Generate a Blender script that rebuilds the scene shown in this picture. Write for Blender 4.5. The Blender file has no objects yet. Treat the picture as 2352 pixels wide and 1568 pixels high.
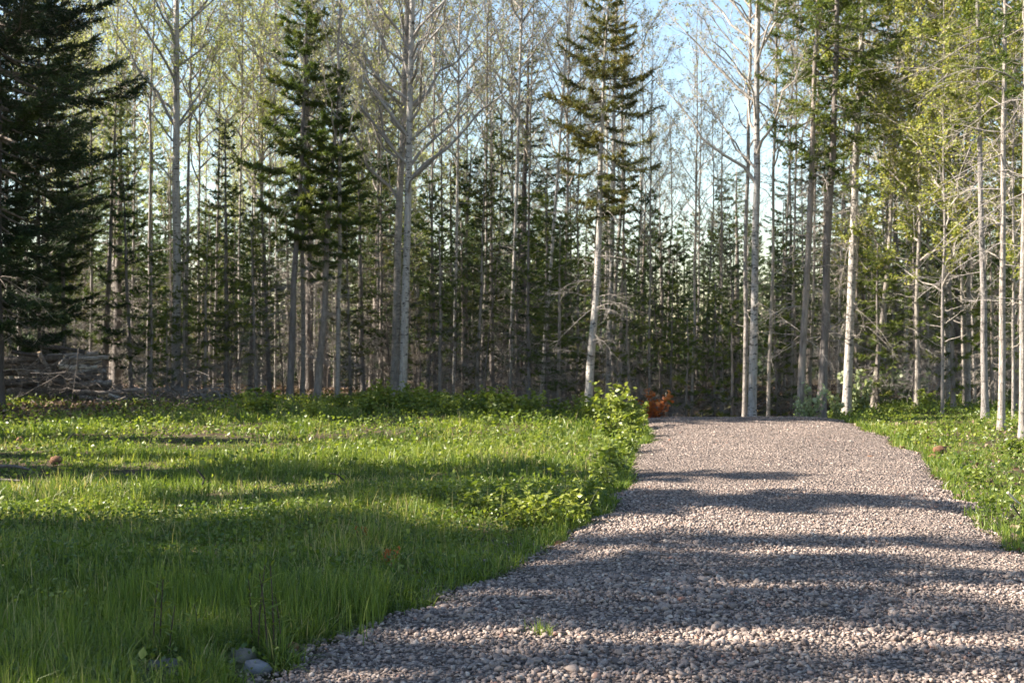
import bpy, math
import numpy as np
from mathutils import Matrix, Vector, Euler

R = math.radians
scene = bpy.context.scene
col = scene.collection
PI = math.pi

# ------------------------------------------------------------------ camera, sky, sun, exposure
F = 3267.0            # focal length in pixels of a 2352 px wide picture (50 mm on 36 mm)
CU, HV = 1176.0, 755.0  # picture centre column, horizon row
CAMH = 1.6
cam_d = bpy.data.cameras.new('camera'); cam = bpy.data.objects.new('camera', cam_d); col.objects.link(cam)
cam.location = (0, 0, CAMH); cam.rotation_euler = (R(90) - math.atan(29 / F), 0, 0)
cam_d.lens = 50; cam_d.sensor_width = 36; cam_d.clip_start = 0.1; cam_d.clip_end = 2000
cam_d.dof.use_dof = True; cam_d.dof.focus_distance = 9.5; cam_d.dof.aperture_fstop = 5.6
scene.camera = cam

SUN_AZ, SUN_EL = R(2), R(36)      # azimuth beyond straight left, elevation
sun_dir = Vector((-math.cos(SUN_AZ) * math.cos(SUN_EL), math.sin(SUN_AZ) * math.cos(SUN_EL), math.sin(SUN_EL)))
world = bpy.data.worlds.new('World'); scene.world = world; world.use_nodes = True
wn = world.node_tree; bg = wn.nodes['Background']
sky = wn.nodes.new('ShaderNodeTexSky'); sky.sky_type = 'NISHITA'; sky.sun_disc = False
sky.sun_elevation = SUN_EL; sky.sun_rotation = SUN_AZ - R(90); sky.dust_density = 0.2; sky.air_density = 1.08; sky.ozone_density = 1.0
wn.links.new(sky.outputs[0], bg.inputs[0]); bg.inputs[1].default_value = 0.066
sd = bpy.data.lights.new('sun', 'SUN'); so = bpy.data.objects.new('sun', sd); col.objects.link(so)
sd.energy = 5.0; sd.angle = R(0.55); sd.color = (1.0, 0.91, 0.79)
so.rotation_euler = sun_dir.to_track_quat('Z', 'Y').to_euler(); so.location = (-20, 10, 30)
vs = scene.view_settings; vs.view_transform = 'Standard'; vs.look = 'None'; vs.gamma = 1; vs.use_curve_mapping = False
vs.exposure = 2.02
scene.cycles.use_denoising = True
scene.cycles.use_adaptive_sampling = True; scene.cycles.adaptive_threshold = .02
scene.cycles.max_bounces = 3; scene.cycles.diffuse_bounces = 2; scene.cycles.glossy_bounces = 2
scene.cycles.transmission_bounces = 4; scene.cycles.sample_clamp_indirect = 6

# ------------------------------------------------------------------ helpers
def depth_of(v): return CAMH * F / (v - HV)
def gx(u, y): return (u - CU) / F * y
def at(u, v): y = depth_of(v); return gx(u, y), y
def hz(v, y): return CAMH + (HV - v) / F * y          # height of row v at depth y

class Noise:
    def __init__(s, seed, n=64): s.g = np.random.default_rng(seed).random((n, n)); s.n = n
    def __call__(s, x, y):
        x = np.asarray(x, float); y = np.asarray(y, float)
        xi = np.floor(x).astype(int); yi = np.floor(y).astype(int); fx = x - xi; fy = y - yi
        fx = fx * fx * (3 - 2 * fx); fy = fy * fy * (3 - 2 * fy); n = s.n
        a = s.g[xi % n, yi % n]; b = s.g[(xi + 1) % n, yi % n]; c = s.g[xi % n, (yi + 1) % n]; d = s.g[(xi + 1) % n, (yi + 1) % n]
        return (a * (1 - fx) + b * fx) * (1 - fy) + (c * (1 - fx) + d * fx) * fy
N1, N2, N3 = Noise(1), Noise(2), Noise(3)

def sstep(a, b, x): t = np.clip((x - a) / (b - a), 0, 1); return t * t * (3 - 2 * t)

LE = np.array([(300, 1720), (430, 1630), (560, 1568), (700, 1482), (870, 1428), (1010, 1378), (1160, 1328), (1240, 1268), (1350, 1205), (1400, 1140), (1440, 1070), (1474, 1000), (1462, 955)], float)
RE = np.array([(2900, 1720), (2760, 1600), (2600, 1420), (2350, 1252), (2262, 1195), (2200, 1110), (2130, 1050), (2030, 1000), (1935, 958)], float)
def edge(tab):
    y = CAMH * F / (tab[:, 1] - HV); x = (tab[:, 0] - CU) / F * y
    return y, x
LY, LX = edge(LE); RY, RX = edge(RE)
LY = np.append(LY, [30, 40, 60]); LX = np.append(LX, [2.0, -1.0, -12])
RY = np.append(RY, [30, 40, 60]); RX = np.append(RX, [5.7, 2.8, -8])
def wob(y, s): return 0.24 * (N1(y * 1.1 + s, s * 3.1) - .5) + 0.16 * (N2(y * 3.7 + s, s) - .5)
def road_l(y): return np.interp(y, LY, LX) + wob(np.asarray(y, float), 5)
def road_r(y): return np.interp(y, RY, RX) + wob(np.asarray(y, float), 11)

def zf(x, y):
    x = np.asarray(x, float); y = np.asarray(y, float)
    l, r = np.interp(y, LY, LX), np.interp(y, RY, RX)
    d = np.maximum(l - x, x - r)                       # distance outside the road
    off = sstep(0.0, 2.5, d)
    z = off * (0.16 * (N1(x / 4.1, y / 4.1) - .5) + 0.07 * (N2(x / 1.3, y / 1.3) - .5)) + 0.02 * sstep(0, .4, d)
    q = y - 25.6
    drop = 0.10 * 0.5 * (q + np.sqrt(q * q + .6)) * (y > 20)
    z = z - drop * (1 - sstep(0.0, 3.0, d)) * np.clip((60 - y) / 30, 0, 1)
    q2 = y - 34
    z = z - 0.02 * 0.5 * (q2 + np.sqrt(q2 * q2 + 4)) * (y > 28)
    return z
def zf1(x, y): return float(zf(np.array([x]), np.array([y]))[0])

def mesh_np(name, V, T, mat=None, var=None, smooth=False):
    me = bpy.data.meshes.new(name)
    V = np.ascontiguousarray(V, np.float32); T = np.ascontiguousarray(T, np.int32); k = T.shape[1]
    me.vertices.add(len(V)); me.vertices.foreach_set('co', V.ravel())
    me.loops.add(T.size); me.loops.foreach_set('vertex_index', T.ravel())
    me.polygons.add(len(T)); me.polygons.foreach_set('loop_start', np.arange(0, T.size, k, dtype=np.int32))
    me.polygons.foreach_set('loop_total', np.full(len(T), k, np.int32))
    if smooth: me.polygons.foreach_set('use_smooth', np.ones(len(T), bool))
    me.update(calc_edges=True)
    if var is not None:
        a = me.attributes.new('var', 'FLOAT', 'POINT'); a.data.foreach_set('value', np.ascontiguousarray(var, np.float32))
    if mat: me.materials.append(mat)
    return me

class Geo:
    """collects vertex / triangle arrays"""
    def __init__(s): s.V = []; s.T = []; s.A = []; s.n = 0
    def add(s, V, T, a=0.5):
        V = np.asarray(V, float).reshape(-1, 3); T = np.asarray(T, int).reshape(-1, 3)
        s.V.append(V); s.T.append(T + s.n); s.A.append(np.broadcast_to(np.asarray(a, float), (len(V),)).copy()); s.n += len(V)
    def arrays(s):
        if not s.V: return np.zeros((0, 3)), np.zeros((0, 3), int), np.zeros(0)
        return np.vstack(s.V), np.vstack(s.T), np.concatenate(s.A)
    def mesh(s, name, mat, smooth=False): V, T, A = s.arrays(); return mesh_np(name, V, T, mat, A, smooth)

def norm(v): return v / np.maximum(np.linalg.norm(v, axis=-1, keepdims=True), 1e-9)

def tube(g, P, rad, sides=8, a=0.5, cap=True):
    P = np.asarray(P, float); n = len(P); rad = np.asarray(rad, float)
    tan = norm(np.gradient(P, axis=0))
    ref = np.array([1.0, 0, 0]) if abs(tan[0][0]) < .8 else np.array([0, 1.0, 0])
    s = norm(np.cross(tan, ref)); t = np.cross(tan, s)
    th = np.arange(sides) * 2 * PI / sides
    V = P[:, None] + rad[:, None, None] * (np.cos(th)[None, :, None] * s[:, None] + np.sin(th)[None, :, None] * t[:, None])
    V = V.reshape(-1, 3); T = []
    i = np.arange(n - 1)[:, None] * sides; j = np.arange(sides)[None]; k = (j + 1) % sides
    A_, B_, C_, D_ = i + j, i + k, i + sides + k, i + sides + j
    T = np.concatenate([np.stack([A_, B_, C_], -1).reshape(-1, 3), np.stack([A_, C_, D_], -1).reshape(-1, 3)])
    if cap:
        V = np.vstack([V, P[:1], P[-1:]]); c0, c1 = n * sides, n * sides + 1
        j = np.arange(sides); k = (j + 1) % sides
        T = np.vstack([T, np.stack([np.full(sides, c0), k, j], -1), np.stack([np.full(sides, c1), (n - 1) * sides + j, (n - 1) * sides + k], -1)])
    g.add(V, T, a)

def segs(g, A, B, ra, rb, sides=3, a=0.5):
    """many straight tapered prisms at once"""
    A = np.asarray(A, float); B = np.asarray(B, float); n = len(A)
    if n == 0: return
    ra = np.broadcast_to(ra, (n,)); rb = np.broadcast_to(rb, (n,))
    d = norm(B - A); ref = np.where(np.abs(d[:, 2:3]) < .9, np.array([[0, 0, 1.0]]), np.array([[1.0, 0, 0]]))
    s = norm(np.cross(d, ref)); t = np.cross(d, s)
    th = np.arange(sides) * 2 * PI / sides
    ring = np.cos(th)[None, :, None] * s[:, None] + np.sin(th)[None, :, None] * t[:, None]
    V = np.concatenate([A[:, None] + ring * ra[:, None, None], B[:, None] + ring * rb[:, None, None]], 1).reshape(-1, 3)
    base = (np.arange(n) * 2 * sides)[:, None]; j = np.arange(sides)[None]; k = (j + 1) % sides
    T = np.concatenate([np.stack([base + j, base + k, base + sides + k], -1).reshape(-1, 3), np.stack([base + j, base + sides + k, base + sides + j], -1).reshape(-1, 3)])
    g.add(V, T, np.repeat(np.broadcast_to(a, (n,)), 2 * sides))

def poly_segs(g, P, r0, r1, sides=3, a=0.5):
    P = np.asarray(P, float); r = np.linspace(r0, r1, len(P)); segs(g, P[:-1], P[1:], r[:-1], r[1:], sides, a)

def needles(g, rng, B, D, L, k, nl, nw, var):
    n = len(B)
    if n == 0: return
    t = (np.arange(k) + .5) / k
    P = (B[:, None] + D[:, None] * (L[:, None] * t[None])[..., None]).reshape(-1, 3); Dk = np.repeat(D, k, 0)
    q = rng.normal(size=P.shape); q -= Dk * (q * Dk).sum(1, keepdims=True); q = norm(q)
    nd = norm(Dk * .75 + q * .8); side = norm(np.cross(nd, rng.normal(size=P.shape))) * (nw * rng.uniform(.6, 1.2, len(P)))[:, None] * .5
    ln = nl * rng.uniform(.6, 1.25, len(P))
    V = np.stack([P - side, P + side, P + nd * ln[:, None]], 1).reshape(-1, 3)
    T = np.arange(len(P) * 3).reshape(-1, 3)
    vv = np.repeat(np.clip(np.repeat(var, k) + rng.normal(0, .1, len(P)), 0, 1), 3)
    g.add(V, T, vv)

def leaves(g, rng, P, size, var, droop=0.3):
    """kite-shaped leaves of two triangles, folded on the midrib"""
    n = len(P)
    if n == 0: return
    d = rng.normal(size=(n, 3)); d[:, 2] = d[:, 2] * .5 - droop; d = norm(d)
    s = norm(np.cross(d, rng.normal(size=(n, 3)))); up = np.cross(s, d)
    L = (size * rng.uniform(.6, 1.3, n))[:, None]
    a = P; b = P + d * L * .5 + s * L * .36 + up * L * .1; c = P + d * L; e = P + d * L * .5 - s * L * .36 + up * L * .1
    V = np.stack([a, b, c, e], 1).reshape(-1, 3); i = (np.arange(n) * 4)[:, None]
    T = np.concatenate([i + np.array([[0, 1, 2]]), i + np.array([[0, 2, 3]])])
    g.add(V, T, np.repeat(var, 4))

# ------------------------------------------------------------------ materials
def mat_new(name):
    m = bpy.data.materials.new(name); m.use_nodes = True; nt = m.node_tree; nt.nodes.clear()
    return m, nt, nt.nodes.new('ShaderNodeOutputMaterial')
def nd(nt, t, **kw):
    n = nt.nodes.new(t)
    for k, v in kw.items(): setattr(n, k, v)
    return n
def ramp(nt, fac, stops):
    r = nd(nt, 'ShaderNodeValToRGB'); e = r.color_ramp.elements
    while len(e) < len(stops): e.new(.5)
    for i, (p, c) in enumerate(stops): e[i].position = p; e[i].color = (*c, 1)
    nt.links.new(fac, r.inputs[0]); return r.outputs[0]
def noise(nt, scale, detail=4, vec=None, rough=.6):
    n = nd(nt, 'ShaderNodeTexNoise'); n.inputs['Scale'].default_value = scale; n.inputs['Detail'].default_value = detail; n.inputs['Roughness'].default_value = rough
    if vec: nt.links.new(vec, n.inputs['Vector'])
    return n.outputs['Fac']
def coords(nt, scale=(1, 1, 1)):
    tc = nd(nt, 'ShaderNodeTexCoord'); mp = nd(nt, 'ShaderNodeMapping'); mp.inputs['Scale'].default_value = scale
    nt.links.new(tc.outputs['Object'], mp.inputs['Vector']); return mp.outputs[0]
def mixc(nt, fac, a, b, mode='MIX'):
    m = nd(nt, 'ShaderNodeMix', data_type='RGBA', blend_type=mode)
    for s, v in ((m.inputs[0], fac), (m.inputs[6], a), (m.inputs[7], b)):
        if hasattr(v, 'links') or hasattr(v, 'is_linked'): nt.links.new(v, s)
        elif isinstance(v, (int, float)): s.default_value = v
        else: s.default_value = (*v, 1)
    return m.outputs[2]
def math_n(nt, op, a, b=0.0, clamp=False):
    m = nd(nt, 'ShaderNodeMath', operation=op, use_clamp=clamp)
    for s, v in ((m.inputs[0], a), (m.inputs[1], b)):
        if isinstance(v, (int, float)): s.default_value = v
        else: nt.links.new(v, s)
    return m.outputs[0]
def attr(nt, name='var'): return nd(nt, 'ShaderNodeAttribute', attribute_name=name).outputs['Fac']
def obj_rand(nt): return nd(nt, 'ShaderNodeObjectInfo').outputs['Random']
def principled(nt, out, colr, rough=.8, bump=None, bstr=.5, bdist=.01, spec=.3):
    p = nd(nt, 'ShaderNodeBsdfPrincipled'); p.inputs['Roughness'].default_value = rough; p.inputs['Specular IOR Level'].default_value = spec
    if hasattr(colr, 'links'): nt.links.new(colr, p.inputs['Base Color'])
    else: p.inputs['Base Color'].default_value = (*colr, 1)
    if bump is not None:
        b = nd(nt, 'ShaderNodeBump'); b.inputs['Strength'].default_value = bstr; b.inputs['Distance'].default_value = bdist
        nt.links.new(bump, b.inputs['Height']); nt.links.new(b.outputs[0], p.inputs['Normal'])
    nt.links.new(p.outputs[0], out.inputs[0]); return p

def leaf_mat(name, stops, trans=.4, rough=.55, objvar=.25, tint=(1.05, 1.1, .55), spec=.3):
    m, nt, out = mat_new(name)
    f = math_n(nt, 'ADD', attr(nt), math_n(nt, 'MULTIPLY', math_n(nt, 'SUBTRACT', obj_rand(nt), .5), objvar), True)
    c = ramp(nt, f, stops)
    p = nd(nt, 'ShaderNodeBsdfPrincipled'); p.inputs['Roughness'].default_value = rough; p.inputs['Specular IOR Level'].default_value = spec
    nt.links.new(c, p.inputs['Base Color'])
    tr = nd(nt, 'ShaderNodeBsdfTranslucent'); nt.links.new(mixc(nt, 1.0, c, tint, 'MULTIPLY'), tr.inputs[0])
    ms = nd(nt, 'ShaderNodeMixShader'); ms.inputs[0].default_value = trans
    nt.links.new(p.outputs[0], ms.inputs[1]); nt.links.new(tr.outputs[0], ms.inputs[2]); nt.links.new(ms.outputs[0], out.inputs[0])
    return m

def bark_mat(name, light, dark, band=0.0, patch=1.0):
    m, nt, out = mat_new(name)
    f = noise(nt, 1.0, 6, coords(nt, (16, 16, 4.5)), .7); c = ramp(nt, f, [(.3, dark), (.52, tuple((a + b) / 2 for a, b in zip(light, dark))), (.7, light)])
    big = noise(nt, 1.0, 3, coords(nt, (1.5, 1.5, .9)))
    c = mixc(nt, math_n(nt, 'MULTIPLY', ramp(nt, big, [(.42, (0, 0, 0)), (.6, (1, 1, 1))]), .55 * patch), c, light)
    if band:
        b = math_n(nt, 'ADD', math_n(nt, 'MULTIPLY', noise(nt, 1.0, 3, coords(nt, (7, 7, 24))), .72), math_n(nt, 'MULTIPLY', noise(nt, 1.0, 3, coords(nt, (3, 3, 1.6))), .28))
        c = mixc(nt, math_n(nt, 'MULTIPLY', ramp(nt, b, [(.54, (0, 0, 0)), (.61, (1, 1, 1))]), band), c, (.045, .04, .036))
    c = mixc(nt, 1.0, c, ramp(nt, obj_rand(nt), [(0, (.72, .72, .74)), (1, (1.12, 1.08, 1.03))]), 'MULTIPLY')
    h = noise(nt, 1.0, 6, coords(nt, (28, 28, 7)))
    principled(nt, out, c, .85, h, 1.0, .035, .2); return m

M = {}
M['birch'] = bark_mat('birch_bark', (.64, .60, .54), (.27, .24, .21), .9)
M['poplar'] = bark_mat('poplar_bark', (.44, .40, .36), (.17, .15, .13), .6)
M['sprucebark'] = bark_mat('spruce_bark', (.34, .30, .27), (.11, .093, .08), 0, .8)
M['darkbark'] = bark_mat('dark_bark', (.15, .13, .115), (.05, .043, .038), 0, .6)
M['greylimb'] = bark_mat('grey_dead_wood', (.42, .38, .345), (.2, .18, .16), 0)
M['brush'] = bark_mat('dead_brush_wood', (.24, .20, .17), (.10, .085, .072), 0)
M['limb'] = bark_mat('limb_bark', (.50, .46, .41), (.24, .21, .18), 0)
M['sprucelimb'] = bark_mat('spruce_limb', (.24, .21, .185), (.09, .075, .062), 0)
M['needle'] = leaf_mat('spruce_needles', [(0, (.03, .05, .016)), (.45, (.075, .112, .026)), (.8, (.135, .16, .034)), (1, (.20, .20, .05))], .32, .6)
M['needle_dark'] = leaf_mat('dark_spruce_needles', [(0, (.018, .036, .015)), (.5, (.04, .07, .022)), (1, (.085, .12, .03))], .22, .6)
M['needle_shaded'] = leaf_mat('shaded_spruce_needles', [(0, (.013, .026, .011)), (.5, (.032, .056, .017)), (1, (.085, .115, .028))], .15, .65)  # darker copy, the backlit left spruces' shade put into the needle colour
M['needle_olive'] = leaf_mat('olive_spruce_needles', [(0, (.04, .05, .018)), (.45, (.10, .11, .03)), (.75, (.17, .145, .036)), (1, (.25, .18, .05))], .3, .6)
M['needle_lime'] = leaf_mat('fresh_sunlit_needles', [(0, (.04, .065, .018)), (.45, (.11, .15, .028)), (.8, (.20, .22, .038)), (1, (.29, .27, .05))], .38, .6)
M['popleaf'] = leaf_mat('young_poplar_leaves', [(0, (.26, .29, .10)), (.5, (.42, .44, .19)), (1, (.56, .55, .32))], .55, .5, .3)
M['budleaf'] = leaf_mat('pale_bud_leaves', [(0, (.24, .23, .14)), (.5, (.34, .33, .19)), (1, (.44, .41, .25))], .45, .5, .3)
M['mapleleaf'] = leaf_mat('yellow_maple_leaves', [(0, (.15, .185, .05)), (.5, (.28, .30, .08)), (.85, (.42, .38, .10)), (1, (.50, .41, .12))], .5, .5)
M['grass'] = leaf_mat('grass_blades', [(0, (.04, .07, .016)), (.35, (.105, .16, .028)), (.7, (.22, .265, .05)), (.9, (.30, .32, .08)), (1, (.40, .34, .17))], .42, .42, .0, (1.1, 1.15, .5), .4)
M['weed'] = leaf_mat('weed_leaves', [(0, (.065, .11, .022)), (.5, (.155, .20, .034)), (1, (.30, .32, .06))], .42, .4, .35, (1.1, 1.15, .5), .4)
M['silver'] = leaf_mat('silver_leaves', [(0, (.14, .19, .08)), (.5, (.25, .30, .15)), (1, (.42, .45, .29))], .35, .4)
M['redleaf'] = leaf_mat('red_brown_leaves', [(0, (.20, .045, .015)), (.5, (.38, .10, .03)), (1, (.52, .20, .06))], .4, .5)
M['litter'] = leaf_mat('dead_leaves', [(0, (.09, .055, .035)), (.5, (.20, .13, .085)), (1, (.36, .27, .19))], .15, .7)
M['stem'] = leaf_mat('weed_stems', [(0, (.03, .03, .02)), (1, (.09, .10, .04))], .05, .6)
M['darkstem'] = leaf_mat('dark_stems', [(0, (.025, .015, .014)), (1, (.06, .035, .03))], .0, .6)

def ground_mat():
    m, nt, out = mat_new('forest_soil')
    v = coords(nt); f = noise(nt, 1.2, 6, v); g = noise(nt, 14, 5, v)
    c = ramp(nt, g, [(.3, (.03, .022, .015)), (.5, (.065, .045, .03)), (.72, (.13, .095, .065))])
    c = mixc(nt, math_n(nt, 'MULTIPLY', ramp(nt, f, [(.45, (0, 0, 0)), (.6, (1, 1, 1))]), .6), c, (.05, .07, .02))
    principled(nt, out, c, .95, g, .8, .03, .1); return m
def road_mat():
    m, nt, out = mat_new('crushed_stone')
    v = coords(nt)
    vo = nd(nt, 'ShaderNodeTexVoronoi'); vo.inputs['Scale'].default_value = 34; nt.links.new(v, vo.inputs['Vector'])
    sep = nd(nt, 'ShaderNodeSeparateColor'); nt.links.new(vo.outputs['Color'], sep.inputs[0])
    c = ramp(nt, sep.outputs[0], [(0, (.205, .165, .143)), (.4, (.315, .255, .218)), (.75, (.40, .325, .275)), (1, (.49, .415, .36))])
    f = noise(nt, 1.0, 4, coords(nt, (.8, .8, .8))); c = mixc(nt, 1.0, c, ramp(nt, f, [(.35, (.82, .8, .8)), (.65, (1.08, 1.05, 1.02))]), 'MULTIPLY')
    c = mixc(nt, 1.0, c, ramp(nt, vo.outputs['Distance'], [(.3, (1, 1, 1)), (.62, (.3, .29, .29))]), 'MULTIPLY')  # shade in the gaps between stones painted into the base colour
    h = math_n(nt, 'MULTIPLY', vo.outputs['Distance'], -1.0)
    principled(nt, out, c, .9, h, 1.0, .05, .2); return m
def stone_mat(name, use_obj):
    m, nt, out = mat_new(name)
    f = math_n(nt, 'MULTIPLY', obj_rand(nt), .8) if use_obj else attr(nt)
    c = ramp(nt, f, [(0, (.078, .06, .055)), (.14, (.15, .118, .105)), (.33, (.24, .19, .163)), (.55, (.315, .247, .205)), (.72, (.37, .282, .228)), (.84, (.29, .25, .222)), (.95, (.46, .385, .32)), (1, (.29, .15, .105))])
    n = noise(nt, 30, 5, coords(nt)); c = mixc(nt, 1.0, c, ramp(nt, n, [(.3, (.72, .72, .74)), (.7, (1.2, 1.18, 1.15))]), 'MULTIPLY')
    principled(nt, out, c, .82, noise(nt, 90, 4, coords(nt)), .5, .004, .3); return m
M['soil'] = ground_mat(); M['road'] = road_mat(); M['stone_obj'] = stone_mat('loose_stone', True); M['stone_all'] = stone_mat('gravel_stone', False)
def plain(name, c0, c1, scale=8, rough=.85, stretch=(1, 1, 1)):
    m, nt, out = mat_new(name); n = noise(nt, scale, 6, coords(nt, stretch)); principled(nt, out, ramp(nt, n, [(.3, c0), (.7, c1)]), rough, n, .7, .02, .2); return m
M['cut'] = plain('cut_wood', (.30, .21, .13), (.50, .38, .25), 12)
M['driftwood'] = plain('weathered_wood', (.07, .065, .065), (.20, .19, .185), 3, .8, (2, 14, 14))
M['clod'] = plain('brown_clod', (.09, .045, .025), (.24, .12, .065), 14)
M['bluerock'] = plain('blue_grey_rock', (.10, .105, .12), (.20, .21, .225), 9)
M['palerock'] = plain('pale_rock', (.15, .13, .115), (.28, .245, .215), 9)
M['char'] = plain('charred_stick', (.012, .011, .011), (.05, .045, .042), 20)
M['palestick'] = plain('pale_peeled_stick', (.40, .34, .27), (.66, .58, .48), 10)

# ------------------------------------------------------------------ object helpers
def empty(name, loc, label=None, cat=None, group=None):
    o = bpy.data.objects.new(name, None); o.empty_display_size = .2; col.objects.link(o); o.location = loc
    tag(o, label, cat, group); return o
def tag(o, label=None, cat=None, group=None, kind=None):
    for k, v in (('label', label), ('category', cat), ('group', group), ('kind', kind)):
        if v: o[k] = v
    return o
def obj(name, me, parent=None, loc=(0, 0, 0)):
    o = bpy.data.objects.new(name, me); col.objects.link(o); o.location = loc
    if parent: o.parent = parent
    return o

# ------------------------------------------------------------------ setting: ground and road
xs = np.unique(np.concatenate([np.arange(-160, -20, 8), np.arange(-20, 20.01, .4), np.arange(28, 161, 8)]))
ys = np.unique(np.concatenate([np.arange(-40, 4, 4), np.arange(4, 40.01, .4), np.arange(44, 300, 8)]))
X, Y = np.meshgrid(xs, ys); Z = zf(X, Y)
inside = (X > np.interp(Y, LY, LX) + .25) & (X < np.interp(Y, RY, RX) - .25) & (Y < 60)
Z = Z - .10 * inside
nx, ny = len(xs), len(ys); idx = np.arange(nx * ny).reshape(ny, nx)
Q = np.stack([idx[:-1, :-1], idx[:-1, 1:], idx[1:, 1:], idx[1:, :-1]], -1).reshape(-1, 4)
ground = obj('ground', mesh_np('ground', np.stack([X, Y, Z], -1).reshape(-1, 3), Q, M['soil'], smooth=True)); tag(ground, kind='structure')

yy = np.concatenate([np.arange(1.0, 30, .12), np.arange(30, 60, .6)]); tt = np.linspace(0, 1, 25)
l, r = road_l(yy), road_r(yy)
RXg = l[:, None] + (r - l)[:, None] * tt[None]; RYg = np.repeat(yy[:, None], 25, 1)
RZg = zf(RXg, RYg) + .05 * (1 - (2 * tt[None] - 1) ** 6) - .03 * (np.abs(2 * tt[None] - 1) > .98) + .025 * (N2(RXg * 2.2, RYg * 2.2) - .5) + .012 * (N3(RXg * 6, RYg * 6) - .5)
def road_z(x, y):
    t = (x - road_l(y)) / np.maximum(road_r(y) - road_l(y), .1)
    return zf(x, y) + .05 * (1 - np.clip(np.abs(2 * t - 1), 0, 1) ** 6) + .025 * (N2(x * 2.2, y * 2.2) - .5) + .012 * (N3(x * 6, y * 6) - .5)
idx = np.arange(RXg.size).reshape(RXg.shape)
Q = np.stack([idx[:-1, :-1], idx[:-1, 1:], idx[1:, 1:], idx[1:, :-1]], -1).reshape(-1, 4)
road = obj('gravel_road', mesh_np('gravel_road', np.stack([RXg, RYg, RZg], -1).reshape(-1, 3), Q, M['road'], smooth=True)); tag(road, kind='structure')

# stones -------------------------------------------------------------
def ico():
    p = (1 + 5 ** .5) / 2
    V = np.array([(-1, p, 0), (1, p, 0), (-1, -p, 0), (1, -p, 0), (0, -1, p), (0, 1, p), (0, -1, -p), (0, 1, -p), (p, 0, -1), (p, 0, 1), (-p, 0, -1), (-p, 0, 1)], float)
    T = np.array([(0, 11, 5), (0, 5, 1), (0, 1, 7), (0, 7, 10), (0, 10, 11), (1, 5, 9), (5, 11, 4), (11, 10, 2), (10, 7, 6), (7, 1, 8), (3, 9, 4), (3, 4, 2), (3, 2, 6), (3, 6, 8), (3, 8, 9), (4, 9, 5), (2, 4, 11), (6, 2, 10), (8, 6, 7), (9, 8, 1)])
    return norm(V), T
def cubesphere():
    vid = {}; V = []; T = []
    def vi(p):
        k = tuple(np.round(p, 4))
        if k not in vid: vid[k] = len(V); V.append(p)
        return vid[k]
    for ax in range(3):
        for s in (-1, 1):
            for i in (-1, 0):
                for j in (-1, 0):
                    q = []
                    for a, b in ((i, j), (i + 1, j), (i + 1, j + 1), (i, j + 1)):
                        p = np.zeros(3); p[ax] = s; p[(ax + 1) % 3] = a; p[(ax + 2) % 3] = b; q.append(vi(p))
                    if s < 0: q = q[::-1]
                    T += [(q[0], q[1], q[2]), (q[0], q[2], q[3])]
    return norm(np.array(V)), np.array(T)
IV, IT = ico(); CV, CT = cubesphere()
rng = np.random.default_rng(7)
def euler_mats(rng, n, tilt=.5):
    az = rng.uniform(0, 2 * PI, n); ax = rng.normal(0, tilt, n); ay = rng.normal(0, tilt, n)
    c, s = np.cos, np.sin; z = np.zeros(n); o = np.ones(n)
    Rz = np.stack([c(az), -s(az), z, s(az), c(az), z, z, z, o], -1).reshape(-1, 3, 3)
    Rx = np.stack([o, z, z, z, c(ax), -s(ax), z, s(ax), c(ax)], -1).reshape(-1, 3, 3)
    Ry = np.stack([c(ay), z, s(ay), z, o, z, -s(ay), z, c(ay)], -1).reshape(-1, 3, 3)
    return Rz @ Rx @ Ry
def scatter_stones(n, y0, y1, smin, smax, lift, power=2.2):
    y = rng.uniform(y0, y1, n * 3); x0, x1 = road_l(y) - .12, road_r(y) + .12
    vis0, vis1 = -.385 * y - .3, .385 * y + .3
    x = rng.uniform(np.maximum(x0, vis0), np.minimum(x1, vis1)); x = np.where(rng.random(len(x)) < .06, np.where(rng.random(len(x)) < .5, x0 + .1 - np.abs(rng.normal(0, .22, len(x))), x1 - .1 + np.abs(rng.normal(0, .18, len(x)))), x); w = np.minimum(x1, vis1) - np.maximum(x0, vis0)
    keep = rng.random(len(y)) < w / w.max(); x, y = x[keep][:n], y[keep][:n]; n = len(x)
    s = (smin + (smax - smin) * rng.random(n) ** power) * (.72 + .6 * N1(x * 1.9 + 7, y * .8))
    z = road_z(x, y) + s * lift
    return np.stack([x, y, z], -1), s
bands = [(29000, 5.4, 9.0, .005, .02, .3, 2.2), (400, 5.4, 9.0, .019, .032, .3, 2.4), (28000, 9.0, 14, .005, .0155, .25, 2.4), (120, 9, 14, .015, .026, .25, 1.5), (22000, 14, 26.3, .006, .0135, .1, 2.2), (70, 14, 26, .018, .028, .2, 1.5)]
P, S = zip(*[scatter_stones(*b) for b in bands]); P = np.vstack(P); S = np.concatenate(S)
# the 300 that show largest are parts of their own
vis = S / P[:, 1] * (np.abs(P[:, 0]) < .36 * P[:, 1]) * (P[:, 1] > 6.5)
big = np.argsort(-vis)[:300]; rest = np.setdiff1d(np.arange(len(P)), big)
stone_meshes = []
for k in range(12):
    V = CV * (1 + rng.normal(0, .10, (len(CV), 1))); V[:, :2] += rng.normal(0, .05, (len(CV), 2)); V *= np.array([rng.uniform(1.1, 1.5), 1.0, rng.uniform(.45, .75)])
    for _ in range(6):
        nrm = norm(rng.normal(size=3)); d = V @ nrm; V -= np.outer(np.maximum(d - .52, 0), nrm)
    stone_meshes.append(mesh_np('stone', V, CT, M['stone_obj'], smooth=False))
for i in big:
    o = obj('stone', stone_meshes[rng.integers(12)], road, P[i]); s = S[i] * 1.05
    o.scale = (s, s, s); o.rotation_euler = (rng.normal(0, .35), rng.normal(0, .35), rng.uniform(0, 6.28))
P, S = P[rest], S[rest]; n = len(P)
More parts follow.
